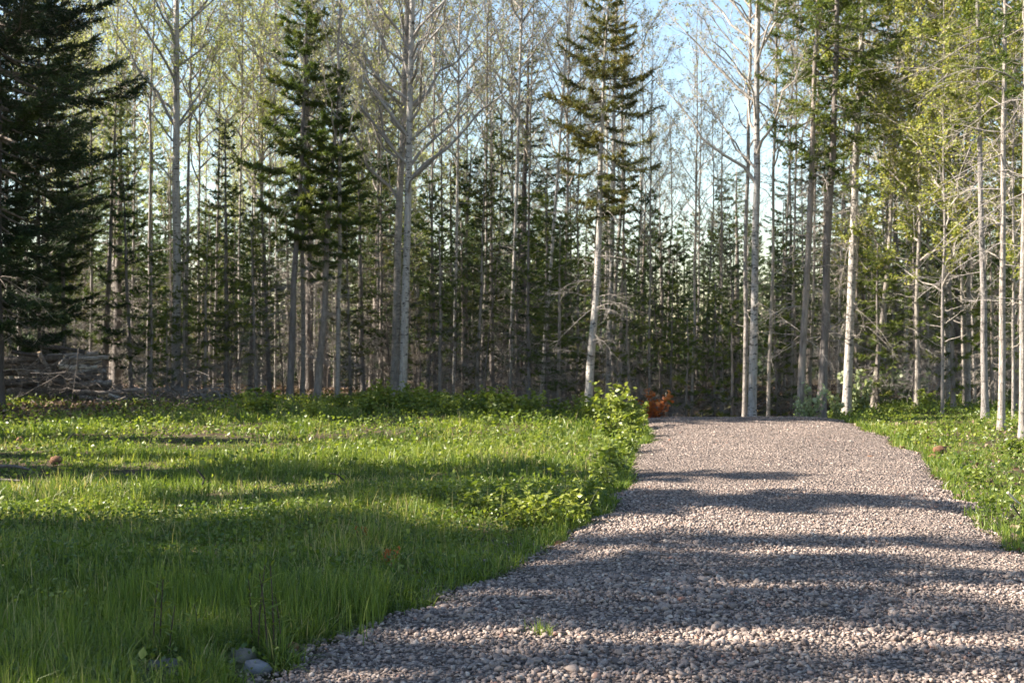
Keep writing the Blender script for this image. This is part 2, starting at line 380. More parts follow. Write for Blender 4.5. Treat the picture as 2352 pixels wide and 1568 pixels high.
V = IV[None] * (1 + rng.normal(0, .26, (n, 12, 1))); V = V * np.stack([rng.uniform(1.0, 1.6, n), np.ones(n), rng.uniform(.35, .85, n)], -1)[:, None]
for _ in range(4):
    pn = norm(rng.normal(size=(n, 3)) * np.array([1, 1, .8])); dd = np.einsum('nkj,nj->nk', V, pn); V = V - np.maximum(dd - .45, 0)[..., None] * pn[:, None]
V = np.einsum('nij,nkj->nki', euler_mats(rng, n, .35), V) * S[:, None, None] + P[:, None]
T = (IT[None] + (np.arange(n) * 12)[:, None, None]).reshape(-1, 3)
gr = obj('gravel', mesh_np('gravel', V.reshape(-1, 3), T, M['stone_all'], np.repeat(rng.random(n) ** 1.05, 12)), road); tag(gr, 'loose grey and pinkish crushed stone covering the drive', kind='stuff')

# ------------------------------------------------------------------ grass
grng = np.random.default_rng(21)
def blades(g, x, y, h, w, var, lean=.85, az=None):
    n = len(x); z = zf(x, y) - .01
    az = grng.uniform(0, 2 * PI, n) if az is None else az; d = np.stack([np.cos(az), np.sin(az), np.zeros(n)], -1); fa = grng.uniform(0, 2 * PI, n)
    s = np.stack([np.cos(fa), np.sin(fa), np.zeros(n)], -1) * (w * .5)[:, None]
    b = np.stack([x, y, z], -1); ln = np.abs(grng.normal(0, lean, n))
    m = b + d * (h * ln * .38)[:, None] + np.array([0, 0, 1.]) * (h * .58 / (1 + .35 * ln))[:, None]
    t = b + d * (h * ln)[:, None] + np.array([0, 0, 1.]) * (h * np.clip(1.05 - ln * .5, .12, 1))[:, None]
    V = np.stack([b - s, b + s, m + s * .75, m - s * .75, t], 1).reshape(-1, 3); i = (np.arange(n) * 5)[:, None]
    T = np.concatenate([i + np.array([[0, 1, 2]]), i + np.array([[0, 2, 3]]), i + np.array([[3, 2, 4]])])
    ok = np.ones(n, bool)
    for (u_, v_, r_) in ((556, 1535, .13), (588, 1560, .16), (372, 1552, .15), (372, 1575, .13), (672, 1505, .08)):
        cx_, cy_ = at(u_, v_); ok &= ((x - cx_) ** 2 + (y - cy_) ** 2) > r_ ** 2
    T = T[np.tile(ok, 3)]
    g.add(V, T, np.repeat(var, 5))
def clump_pts(n, y0, y1, xlo, xhi, spread, per=12):
    k = n // per; m = k * 2
    y = np.sqrt(grng.uniform(y0 ** 2, y1 ** 2, m)); a, b = xlo(y), xhi(y); keep = (b > a) & (grng.random(m) < (b - a) / np.maximum((b - a).max(), .1) * 1.2)
    y = y[keep]; x = grng.uniform(a[keep], b[keep])
    xc, yc = np.repeat(x, per), np.repeat(y, per)
    x = np.repeat(x, per) + grng.normal(0, spread, len(x) * per); y = np.repeat(y, per) + grng.normal(0, spread, len(y) * per)
    global tuft_az; tuft_az = np.arctan2(y - yc, x - xc) + grng.normal(0, .5, len(x))
    kx = np.repeat(grng.random(len(x) // per), per); kv = np.repeat(grng.normal(0, .2, len(x) // per), per)
    return x, y, kx, kv
def lo_left(y): return -.385 * y - .5
def hi_left(y): return road_l(y) - .02
def lo_right(y): return road_r(y) + .03
def hi_right(y): return .385 * y + .6
def pile_litter(x, y):   # bare brown litter around the log pile
    return np.exp(-(((x + 10.2) / 2.6) ** 2 + ((y - 27.5) / 3.4) ** 2))
def grass_field(name, lo, hi, bands, hmul):
    g = Geo()
    for (n, y0, y1, h0, h1, w, sp) in bands:
        x, y, kx, kv = clump_pts(n, y0, y1, lo, hi, sp); ta = tuft_az; nn = len(x)
        dens = N1(x * .55 + 3, y * .55) * .6 + N2(x * 1.6, y * 1.6) * .4
        k = grng.random(nn) < np.clip(2.4 * dens - .42, .05, 1) * (1 - .8 * pile_litter(x, y))
        x, y, dens, kx, kv, ta = x[k], y[k], dens[k], kx[k], kv[k], ta[k]; nn = len(x)
        h = np.where(y < 9, .78, .92) * (h0 + (h1 - h0) * kx ** 2.2) * grng.uniform(.55, 1.1, nn) * (.22 + 1.15 * N3(x * .9, y * .9)) * hmul
        v = np.clip(.22 + .45 * N2(x * .8 + 9, y * .8) + kv + grng.normal(0, .09, nn), 0, .93); v = np.where(grng.random(nn) < .03 + .16 * sstep(.55, .8, N1(x * .9 + 21, y * .9)), 1.0, v)
        blades(g, x, y, h * 1.15, w * grng.uniform(.6, 1.3, nn), v, 1.0, ta)
    return g
g = grass_field('grass', lo_left, hi_left, [(80000, 5.2, 8.5, .05, .27, .006, .022), (70000, 8.5, 13, .05, .25, .0085, .026), (62000, 13, 20, .06, .22, .012, .035), (55000, 20, 33.5, .07, .24, .018, .06)], 1)
# taller tuft band by the near stems and along the road edge
x = grng.uniform(-2.2, -.7, 2600); y = grng.normal(7.9, .3, 2600); blades(g, x, y, grng.uniform(.14, .3, 2600), np.full(2600, .006), np.clip(grng.normal(.45, .12, 2600), 0, .9), .3)
y = grng.uniform(5.5, 25, 9000) ; x = road_l(y) - np.abs(grng.normal(0, .16, 9000)) + .06; blades(g, x, y, grng.uniform(.05, .17, 9000), .003 + .0006 * y, np.clip(grng.normal(.45, .15, 9000), 0, 1), 1.1)
x = grng.uniform(-4.5, 1.5, 900); y = grng.uniform(5.8, 14, 900); kk = x < road_l(y) - .1; x, y = x[kk], y[kk]; blades(g, x, y, grng.uniform(.16, .34, len(x)), np.full(len(x), .004), np.full(len(x), 1.0), .5)
field = obj('grass', g.mesh('grass', M['grass'])); tag(field, 'short green meadow grass left of the gravel drive', 'grass', kind='stuff')
g = grass_field('grass', lo_right, hi_right, [(12000, 8.5, 13, .07, .18, .009, .05), (26000, 13, 20, .07, .18, .013, .06), (30000, 20, 31, .08, .2, .02, .08)], .8)
y = grng.uniform(9.5, 25, 3000); x = road_r(y) + np.abs(grng.normal(0, .14, 3000)) - .05; blades(g, x, y, grng.uniform(.05, .14, 3000), .004 + .0006 * y, np.clip(grng.normal(.5, .15, 3000), 0, 1), .8)
verge = obj('grass', g.mesh('grass', M['grass'])); tag(verge, 'low bright grass on the right verge below the trees', 'grass', kind='stuff')

# low broad-leaved ground cover: small leaves held a little above the soil
def ground_cover(name, n, lo, hi, y0, y1, size, hh, label, mat, patch=.5):
    g = Geo(); y = np.sqrt(grng.uniform(y0 ** 2, y1 ** 2, n)); a, b = lo(y), hi(y); x = grng.uniform(a, np.maximum(b, a + .05))
    k = (b > a) & (grng.random(n) < (b - a) / (b - a).max()) & (N3(x * .7 + 4, y * .7) * .7 + .3 * grng.random(n) > patch); x, y = x[k], y[k]
    z = zf(x, y) + hh * grng.random(len(x)) * (.5 + N1(x * 1.1, y * 1.1))
    leaves(g, grng, np.stack([x, y, z], -1), size, np.clip(.2 + .6 * N2(x * 1.3, y * 1.3) + grng.normal(0, .15, len(x)), 0, 1), .0)
    return tag(obj(name, g.mesh(name, mat)), label, 'ground cover', kind='stuff')
ground_cover('clover', 60000, lo_left, hi_left, 5.4, 14, .03, .12, 'small clover-like leaves scattered through the near meadow grass', M['weed'], .38)
ground_cover('clover', 34000, lo_left, hi_left, 14, 32, .055, .2, 'leafy low weeds through the far meadow grass', M['weed'], .42)
ground_cover('clover', 26000, lo_right, hi_right, 9, 31, .05, .16, 'leafy low weeds carpeting the sunny right verge', M['weed'], .35)
ground_cover('broadleaf_weed', 5000, lo_left, hi_left, 5.4, 13, .05, .13, 'broad dark leaves in patches through the near grass', M['weed'], .55)
ground_cover('leaf_litter', 5000, lo_left, hi_left, 6, 32, .05, .03, 'dead brown leaves lying in the meadow grass', M['litter'], .45)
g = Geo(); x = grng.normal(-9.6, 1.9, 7000); y = grng.normal(28, 1.9, 7000); leaves(g, grng, np.stack([x, y, zf(x, y) + .12 * grng.random(7000)], -1), .08, grng.random(7000) * .8)
tag(obj('leaf_litter', g.mesh('leaf_litter', M['litter'])), 'brown leaf and bark litter in front of the log pile', 'leaf litter', kind='stuff')
g = Geo(); x = grng.uniform(-14, 14, 16000); y = grng.uniform(31, 45, 16000); leaves(g, grng, np.stack([x, y, zf(x, y) + .05 * grng.random(16000)], -1), .08, grng.random(16000) * .5)  # leaf tones kept low, the floor's shade put into their colour
tag(obj('leaf_litter', g.mesh('leaf_litter', M['litter'])), 'brown leaf litter on the shaded forest floor', 'leaf litter', kind='stuff')
y = grng.uniform(9, 24, 700); x = road_r(y) + grng.uniform(-.1, 2.2, 700); g = Geo(); leaves(g, grng, np.stack([x, y, zf(x, y) + .04], -1), .06, grng.random(700))
tag(obj('leaf_litter', g.mesh('leaf_litter', M['litter'])), 'few dead leaves along the right edge of the drive', 'leaf litter', kind='stuff')

# ------------------------------------------------------------------ tree generators: each returns dict of meshes
def trunk_path(rng, H, wobble, n=13):
    z = np.concatenate([[-.25, .03, .14, .32, .65], np.linspace(1.2, H, n)]); m = len(z); a = np.cumsum(rng.normal(0, wobble, (n, 2)), 0); a -= np.outer(np.linspace(0, 1, n), a[-1]); a = np.vstack([np.repeat(a[:1], m - n, 0), a])
    return np.column_stack([a, z])
def trunk_rad(rng, P, r0, H, pw):
    z = np.maximum(P[:, 2], 0); return (r0 * (1 - z / H) ** pw * .93 + .011) * (1 + .5 * np.exp(-z / .16)) * (1 + rng.normal(0, .03, len(z)))
def trunk_at(P, z): return np.array([np.interp(z, P[:, 2], P[:, 0]), np.interp(z, P[:, 2], P[:, 1]), z])

def make_spruce(seed, H, r0, live, R_, dead=.08, needle='needle', dens=1.0, dead_len=.9, dead_n=26, bark='sprucebark', knn=10, spacing=.3, nl=.10, nw=.024, ragged=.3, top_thin=.9, deadmat='greylimb', upper=.35, pgap=.0):
    rng = np.random.default_rng(seed); P = trunk_path(rng, H, .018 * H / 10)
    rad = trunk_rad(rng, P, r0, H, .85)
    gt, gl, gd, gf = Geo(), Geo(), Geo(), Geo(); tube(gt, P, rad, 10, .5)
    def r_at(z): return np.interp(z, P[:, 2], rad)
    z = live; gB, gD, gL, gV = [], [], [], []
    ph = rng.uniform(0, 6)
    while z < H - .15:
        u = (z - live) / (H - live)
        prof = min(1.0, .32 + u * 2.0) * (1 - u) ** top_thin
        nb = rng.integers(4, 7)
        for b in range(nb):
            if rng.random() < pgap: continue
            ph += 2 * PI / nb + rng.normal(0, .35)
            Lb = max(.22, R_ * prof * rng.uniform(1 - ragged, 1 + ragged * .6)); e0 = -.12 + (upper + .12) * u + rng.normal(0, .1)
            base = trunk_at(P, z + rng.uniform(-.08, .08)); m = 7; tt = np.linspace(0, 1, m)
            h = np.array([math.cos(ph), math.sin(ph), 0]); pth = base + np.outer(tt * Lb, h); droop = Lb * (.20 * (1 - u) + .03)
            pth[:, 2] += Lb * math.sin(e0) * tt - droop * np.sin(tt * PI * .75) + .10 * Lb * tt ** 3
            pth[1:, :2] += rng.normal(0, .02 * Lb, (m - 1, 2))
            poly_segs(gl, pth, max(.005, .011 * Lb + .003), .0025, 4)
            nt_ = max(6, int(Lb * 24 * dens)); tk = rng.uniform(.12 if Lb < .8 else .24, 1, nt_); tk[:2] = (.97, 1.0)
            pos = np.column_stack([np.interp(tk, tt, pth[:, i]) for i in range(3)])
            tang = norm(np.column_stack([np.interp(tk, tt, np.gradient(pth[:, i])) for i in range(3)]))
            sd_ = np.cross(tang, [0, 0, 1]); sgn = rng.choice([-1, 1], nt_)[:, None]; mixk = rng.uniform(.35, 1.1, nt_)[:, None]; mixk[:2] = .1
            dr = norm(tang * .8 + sd_ * sgn * mixk + np.column_stack([np.zeros((nt_, 2)), rng.normal(-.12, .18, nt_)]))
            ln = np.clip(.34 * Lb * (1.15 - tk * .75), .10, .55) * rng.uniform(.6, 1.2, nt_)
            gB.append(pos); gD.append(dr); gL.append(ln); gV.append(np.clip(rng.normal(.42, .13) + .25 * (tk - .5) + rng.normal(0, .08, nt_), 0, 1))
        z += spacing * rng.uniform(.7, 1.25) * (1.1 - .45 * u)
    B, D, L, Vv = np.vstack(gB), np.vstack(gD), np.concatenate(gL), np.concatenate(gV)
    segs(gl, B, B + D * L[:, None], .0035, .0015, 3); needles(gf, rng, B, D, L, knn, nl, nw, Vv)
    for k in range(dead_n):                                   # bare dead branches below the live crown
        zz = rng.uniform(dead * H, live + .15 * (H - live)); ph = rng.uniform(0, 2 * PI); Lb = dead_len * rng.uniform(.3, 1.15); m = 6; tt = np.linspace(0, 1, m)
        h = np.array([math.cos(ph), math.sin(ph), 0]); pth = trunk_at(P, zz) + np.outer(tt * Lb, h); pth[:, 2] += Lb * (rng.normal(.1, .3) * tt - rng.uniform(.0, .75) * tt ** 2); pth[1:] += np.cumsum(rng.normal(0, .025 * Lb, (m - 1, 3)), 0)
        poly_segs(gd, pth, .004 + .0045 * Lb, .0015, 4)
        q = rng.integers(7, 18); tk = rng.uniform(.2, 1, q); pos = np.column_stack([np.interp(tk, tt, pth[:, i]) for i in range(3)])
        dr = norm(h * .6 + rng.normal(0, .6, (q, 3)) + np.array([0, 0, -.25])); ln = rng.uniform(.08, .4, q) * Lb; segs(gd, pos, pos + dr * ln[:, None], .0035, .0012, 3)
        q2 = q * 2; s2 = rng.integers(0, q, q2); p2 = pos[s2] + dr[s2] * (ln[s2] * rng.uniform(.3, 1, q2))[:, None]; segs(gd, p2, p2 + norm(dr[s2] + rng.normal(0, .7, (q2, 3))) * (.35 * ln[s2])[:, None], .002, .001, 3)
    return dict(kind='spruce_tree', trunk=gt.mesh('trunk', M[bark], True), branchwork=gl.mesh('branchwork', M['sprucelimb']), dead_branchwork=gd.mesh('dead_branchwork', M[deadmat]), foliage=gf.mesh('foliage', M[needle]), H=H, r0=r0,
                arrays=(gt, gl, gf))

def make_poplar(seed, H, r0, first, leafy=3, leafmat='popleaf', leafsize=.05, bark='poplar', fork=None, wobble=.03, nprim=34, spread=1.0, kind='poplar_tree', sec=6, ter=5, ang=(.6, 1.05), droop=.1, stubs=14):
    rng = np.random.default_rng(seed); P = trunk_path(rng, H, wobble)
    rad = trunk_rad(rng, P, r0, H, .8)
    gt, gl, gf = Geo(), Geo(), Geo(); tube(gt, P, rad, 10, .5)
    def r_at(z): return float(np.interp(z, P[:, 2], rad))
    prim = []; ph = rng.uniform(0, 6)
    if fork:
        for (zz, az, Lb, el) in fork: prim.append((zz, az, Lb, el, .6))
    for k in range(nprim):
        u = (k + rng.random()) / nprim; zz = first + (H * .98 - first) * u; ph += 2.4 + rng.normal(0, .4)
        prim.append((zz, ph, max(.4, (.07 + .17 * (1 - u) * min(1, .5 + u * 2)) * H * rng.uniform(.5, 1.15) * spread), rng.uniform(*ang), .42))
    for k in range(stubs):
        prim.append((rng.uniform(.12 * H, first), rng.uniform(0, 6.28), rng.uniform(.2, .7), rng.uniform(-.1, .5), .18))
    SA, SD, SL, ST = [], [], [], []
    for (zz, az, Lb, el, rr) in prim:
        m = 8; tt = np.linspace(0, 1, m); h = np.array([math.cos(az), math.sin(az), 0]); e = el + .25 * tt - .1 * tt ** 2
        stp = np.column_stack([np.cos(e)[:, None] * h[None, :2], np.sin(e)]) * (Lb / (m - 1)); pth = np.vstack([np.zeros(3), np.cumsum(stp[1:], 0)]) + trunk_at(P, min(zz, H * .99)); pth[1:] += rng.normal(0, .018 * Lb, (m - 1, 3))
        rb = max(.006, min(r_at(zz) * rr, .011 * Lb + .004)); poly_segs(gl, pth, rb, .003, 5)
        if rr < .2: continue
        q = max(2, int(sec * min(1.6, .45 + Lb * .4))); tk = rng.uniform(.22, 1, q); tk[0] = 1.0
        pos = np.column_stack([np.interp(tk, tt, pth[:, i]) for i in range(3)]); tang = norm(np.column_stack([np.interp(tk, tt, np.gradient(pth[:, i])) for i in range(3)]))
        d = norm(tang * .9 + rng.normal(0, .5, (q, 3)) + np.array([0, 0, .18])); ln = Lb * .42 * rng.uniform(.4, 1.1, q) * (1.25 - .7 * tk)
        mid = pos + d * (ln * .5)[:, None]; d2 = norm(d + rng.normal(0, .18, (q, 3)) + np.array([0, 0, .12])); end = mid + d2 * (ln * .5)[:, None]
        segs(gl, pos, mid, .0035 + .003 * ln, .0035, 4); segs(gl, mid, end, .0035, .0018, 3)
        for a_, b_ in ((pos, mid), (mid, end)):
            for j in range(ter):
                f = rng.random(q)[:, None]; SA.append(a_ + (b_ - a_) * f); SD.append(norm((b_ - a_) / np.maximum(np.linalg.norm(b_ - a_, axis=1, keepdims=True), 1e-6) + rng.normal(0, .55, (q, 3)) + np.array([0, 0, .1 - droop]))); SL.append(ln * rng.uniform(.2, .55, q) + .06)
    A, D, L = np.vstack(SA), np.vstack(SD), np.concatenate(SL); segs(gl, A, A + D * L[:, None], .0028, .0014, 3)
    if leafy:
        kk = np.repeat(np.arange(len(A)), rng.poisson(leafy, len(A))); pts = A[kk] + D[kk] * (L[kk] * rng.uniform(.25, 1.05, len(kk)))[:, None] + rng.normal(0, .025, (len(kk), 3))
        leaves(gf, rng, pts, leafsize, np.clip(rng.normal(.5, .22, len(kk)), 0, 1))
    d = dict(kind=kind, trunk=gt.mesh('trunk', M[bark], True), branchwork=gl.mesh('branchwork', M['limb']), H=H, r0=r0, arrays=(gt, gl, gf))
    if leafy: d['foliage'] = gf.mesh('foliage', M[leafmat])
    return d

def plant_tree(pr, x, y, label, group=None, s=1.0, spin=0.0, lean=0.0, leany=0.0, tw=None, z=None, sz=1.0, name=None):
    """an instance of a prototype: Empty at the base, parts as children sharing mesh data"""
    e = empty(name or pr['kind'], (x, y, zf1(x, y) if z is None else z), label, {'spruce_tree': 'spruce', 'birch_tree': 'birch', 'poplar_tree': 'poplar', 'maple_tree': 'maple'}[name or pr['kind']], group)
    e.rotation_euler = (Matrix.Rotation(lean, 3, 'Y') @ Matrix.Rotation(-leany, 3, 'X') @ Matrix.Rotation(spin, 3, 'Z')).to_euler()
    e.scale = (s, s, s * sz)
    for k in ('trunk', 'branchwork', 'dead_branchwork', 'foliage'):
        if k in pr:
            o = obj(k, pr[k], e)
            if k == 'trunk' and tw: q = tw / (2 * pr['r0'] * s); o.scale = (q, q, 1)
    return e
def tree_px(pr, u, v, label, group=None, Yd=None, top=None, w=None, **kw):
    """base at picture column u, row v (or depth Yd); top=(u,v) gives the lean; w = trunk width in picture px"""
    y = Yd or depth_of(v); x = gx(u, y)
    lean = 0.0
    if top: zt = hz(top[1], y); lean = math.atan((gx(top[0], y) - x) / max(zt, 1))
    return plant_tree(pr, x, y, label, group, lean=lean, tw=(w * .76 * y / F if w else None), **kw)

# prototypes
SP = [make_spruce(100 + i, H, r0, live, Rr, needle=nm, dens=d, dead_len=dl, dead_n=dn + 26, ragged=.6, knn=kn, pgap=.22)
      for i, (H, r0, live, Rr, nm, d, dl, dn, kn) in enumerate([
        (6.2, .06, .8, 1.25, 'needle', 1, .8, 26, 9), (5.2, .05, .7, 1.15, 'needle_dark', 1, .7, 20, 9), (7.5, .075, 1.4, 1.35, 'needle', .9, 1.0, 40, 9),
        (4.2, .04, .5, .95, 'needle_lime', .9, .6, 14, 8), (9.5, .09, 2.6, 1.4, 'needle', .85, 1.1, 55, 8), (3.0, .03, .3, .8, 'needle_lime', .9, .5, 8, 8), (5.8, .055, 1.6, 1.3, 'needle_lime', .9, 1.0, 36, 8), (6.8, .06, .6, .95, 'needle_olive', .9, .8, 30, 8)])]
PO = [make_poplar(200 + i, H, r0, first, leafy, lm, .06, bk, nprim=npm, wobble=wb)
      for i, (H, r0, first, leafy, lm, bk, npm, wb) in enumerate([
        (15, .085, 5.0, 2.2, 'popleaf', 'poplar', 30, .03), (16.5, .095, 6.0, 1.2, 'budleaf', 'birch', 30, .025), (14, .075, 5.5, .6, 'budleaf', 'poplar', 30, .035),
        (17, .10, 6.5, 2.4, 'popleaf', 'birch', 32, .03), (12.5, .06, 5.0, .8, 'budleaf', 'poplar', 24, .04), (13.5, .07, 4.5, 3.2, 'popleaf', 'poplar', 30, .04)])]

# ---- key trees ------------------------------------------------------
front = []   # (u, name) landmarks for describing the trees between them
big_left = make_spruce(301, 16.5, .17, 1.7, 3.3, dead=.04, needle='needle_shaded', dens=1.8, dead_len=1.2, dead_n=26, bark='darkbark', knn=10, spacing=.33, nl=.11, nw=.028, ragged=.35, top_thin=.7)
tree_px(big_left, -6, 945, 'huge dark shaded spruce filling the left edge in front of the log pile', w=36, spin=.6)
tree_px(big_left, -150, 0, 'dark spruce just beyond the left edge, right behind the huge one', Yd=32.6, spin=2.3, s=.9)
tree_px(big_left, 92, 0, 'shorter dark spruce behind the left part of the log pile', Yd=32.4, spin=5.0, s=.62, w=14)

tree_px(big_left, -400, 0, 'unseen dark spruce beyond the left edge, added to shade the log pile', Yd=31.2, spin=1.1, s=.72)  # out of view, added to keep the sun off the log pile
tree_px(big_left, -420, 0, 'unseen dark spruce nearer than the huge one, added to shade it', Yd=25.5, spin=4.1, s=.92)  # out of view, added to screen the huge spruce from sun and sky
ragged = make_spruce(302, 9.5, .11, 3.7, 1.5, dead=.10, needle='needle', dens=1.5, dead_len=1.25, dead_n=46, knn=10, spacing=.3, ragged=.5, pgap=.1, nl=.11, nw=.03, top_thin=.75)
tree_px(ragged, 664, 921, 'tall ragged spruce with bare grey lower branches left of centre', top=(700, 150), w=22, spin=1.0)
tree_px(ragged, 728, 921, 'stout smooth grey spruce right of the tall ragged spruce', top=(775, 250), w=25, spin=3.9, s=.78)
tree_px(PO[2], 690, 915, 'thin pale trunk squeezed between the ragged spruce and the stout grey one', top=(700, 400), w=13, spin=.4)
tree_px(PO[4], 774, 921, 'thin straight trunk close right of the stout grey spruce', top=(785, 300), w=14, spin=1.4)

birchA = make_poplar(303, 17, .13, 4.6, 1.2, 'budleaf', .05, 'birch', fork=[(4.9, .15, 4.2, .72), (5.2, .5, 3.6, .8), (5.9, 3.3, 3.6, .85), (6.6, .1, 3.4, .75), (7.2, 2.8, 3.2, .9), (7.6, 5.9, 3.2, .9)], nprim=40, wobble=.03, kind='birch_tree', spread=1.1, ang=(.55, .95))
tree_px(birchA, 926, 919, 'white birch with long ascending bare limbs in the middle of the stand', top=(955, 0), w=26, spin=0)
birchB = make_poplar(304, 16, .11, 4.4, 1.0, 'budleaf', .05, 'poplar', fork=[(4.6, 3.0, 3.4, .9), (5.5, 2.6, 3.2, 1.0)], nprim=32, wobble=.03)
tree_px(birchB, 908, 916, 'grey trunk leaning close behind the left of the white limbed birch', Yd=33.2, top=(935, 0), w=26, spin=0)

twin = make_poplar(305, 16.5, .13, 5.6, 3.2, 'popleaf', .06, 'birch', fork=[(6.3, 3.0, 3.8, .95), (6.3, .2, 2.2, .8), (5.0, 3.4, 1.8, .8)], nprim=38, wobble=.03, kind='birch_tree')
tree_px(twin, 400, 0, 'thick black-marked birch with dark fork right of the log pile', Yd=33.5, top=(403, 100), w=28, spin=0)

openspr = make_spruce(306, 9.7, .115, 4.6, 1.5, dead=.15, needle='needle_olive', dens=1.5, dead_len=1.1, dead_n=40, bark='birch', knn=10, spacing=.32, ragged=.5, pgap=.1, top_thin=.65, nl=.105)
tree_px(openspr, 1350, 926, 'tall open spruce with pale sunlit trunk and olive crown near the middle', top=(1388, 100), w=25, spin=.7)
tree_px(PO[1], 1392, 0, 'pale straight trunk just right of the sunlit olive spruce trunk', Yd=34.5, top=(1415, 100), w=17, spin=1.2)
tree_px(PO[4], 1412, 0, 'thin second trunk rising behind the olive spruce crown', Yd=36.5, top=(1428, 200), w=13, spin=2.2)

birchC = make_poplar(307, 15.5, .12, 4.8, .5, 'budleaf', .05, 'birch', fork=[(4.6, 3.0, 3.2, .7), (6.2, 2.9, 2.8, .7), (7.6, 2.7, 2.6, .8)], nprim=34, wobble=.02, kind='birch_tree', spread=.95)
tree_px(birchC, 1728, 0, 'tall lone birch standing against open sky at the end of the drive', Yd=27.6, top=(1746, 0), w=25, spin=0)
tree_px(PO[2], 1706, 0, 'slim grey trunk just left of the lone birch at the drive end', Yd=30, top=(1715, 400), w=14, spin=.9)
tree_px(PO[2], 1768, 0, 'slim grey trunk just right of the lone birch at the drive end', Yd=30.5, top=(1776, 400), w=11, spin=2.9)

rspr = make_spruce(308, 13.5, .125, 4.8, 1.75, dead=.12, needle='needle_lime', dens=1.0, dead_len=1.2, dead_n=36, bark='birch', knn=10, spacing=.36, ragged=.55, pgap=.15, nl=.105, top_thin=.6)
rspr2 = make_spruce(309, 13, .12, 4.9, 1.5, dead=.1, needle='needle_lime', dens=1.0, dead_len=1.2, dead_n=44, bark='sprucebark', knn=9, spacing=.36, ragged=.5, pgap=.2, nl=.105, top_thin=.55)  # lime needles put the full sun on this crown into its colour
tree_px(rspr, 1944, 936, 'broad pale-trunked spruce right of the drive end with green crown', top=(1978, 100), w=29, spin=1.1)
tree_px(rspr2, 1890, 946, 'dark-barked spruce between the lone birch and the broad pale-trunked spruce', top=(1912, 400), w=27, spin=.2)
tree_px(rspr2, 1838, 948, 'straight spruce at the crest of the drive, left of the dark-barked one', top=(1858, 300), w=23, spin=2.1, s=.95)
tree_px(PO[4], 2003, 931, 'thin pale trunk leaning right beside the broad pale-trunked spruce', top=(2046, 450), w=15, spin=.5)
tree_px(PO[1], 2076, 921, 'slim pale straight trunk behind the middle of the right verge', top=(2083, 500), w=13, spin=.5)
rdead = make_spruce(310, 11.5, .085, 5.2, 1.3, dead=.16, needle='needle_lime', dens=1.1, dead_len=1.5, dead_n=30, bark='poplar', knn=8, spacing=.4, ragged=.5, pgap=.25)
tree_px(rdead, 2263, 972, 'dark spruce with long dead branches at the edge of the right verge', top=(2250, 400), w=21, spin=.3)
tree_px(rdead, 2301, 997, 'lichen-spotted spruce nearest the right verge, second from the right edge', top=(2308, 350), w=20, spin=2.7)
tree_px(rdead, 2350, 1016, 'pale trunk cut off by the right edge of the picture', top=(2349, 350), w=20, spin=4.4)
maple = make_poplar(311, 11.5, .07, 2.6, 8.0, 'mapleleaf', .068, 'poplar', nprim=34, wobble=.05, kind='maple_tree', spread=1.25, ang=(.25, .75), sec=6, ter=4)
tree_px(maple, 2110, 0, 'yellow-green leafing maple behind the right verge', Yd=28.5, spin=1.0, w=14)
tree_px(maple, 2225, 0, 'second yellow-green maple, nearer the right edge, among dead branches', Yd=27.5, spin=3.0, s=.95, w=14)
tree_px(maple, 2420, 0, 'leafing maple reaching in from beyond the right edge', Yd=25.5, spin=4.4, s=.95, w=14)
tree_px(maple, 2030, 0, 'low yellow-green maple right behind the broad pale-trunked spruce', Yd=31, spin=5.2, s=.75, w=11)
tree_px(maple, 2165, 0, 'slender yellow-green maple in front of the other maples on the verge', Yd=25.8, spin=.2, s=.8, w=9)
tree_px(maple, 2330, 0, 'yellow-green maple sapling behind the lichen-spotted spruce', Yd=24.5, spin=2.0, s=.8, w=9)
tree_px(rspr, 2180, 0, 'green spruce crown behind the two yellow-green maples', Yd=31.5, spin=2.2, s=.95, w=18)
tree_px(rspr2, 2330, 0, 'green spruce behind the dead-branched trees at the right edge', Yd=30, spin=4.0, s=.95, w=18)

# ---- the stand between the landmarks ---------------------------------
marks = [(-60, 'the left edge'), (400, 'the black-marked birch'), (664, 'the tall ragged spruce'), (926, 'the white limbed birch'), (1350, 'the olive-crowned spruce'), (1728, 'the lone birch'), (1944, 'the broad pale-trunked spruce'), (2420, 'the right edge')]
def gap_of(u):
    for (a, na), (b, nb) in zip(marks[:-1], marks[1:]):
        if a <= u < b: return f'between {na} and {nb}'
    return 'beyond the edge of the picture'
ORD = 'first second third fourth fifth sixth seventh eighth ninth tenth eleventh twelfth thirteenth fourteenth fifteenth sixteenth seventeenth eighteenth nineteenth twentieth'.split()
def ordinal(n): return ORD[n - 1] if n <= 20 else ('twenty-' + ORD[n - 21] if n <= 29 else 'thirtieth' if n == 30 else 'thirty-' + ORD[n - 31])
trng = np.random.default_rng(77)
mids = []   # (u, depth, proto, height scale, width px, lean px)
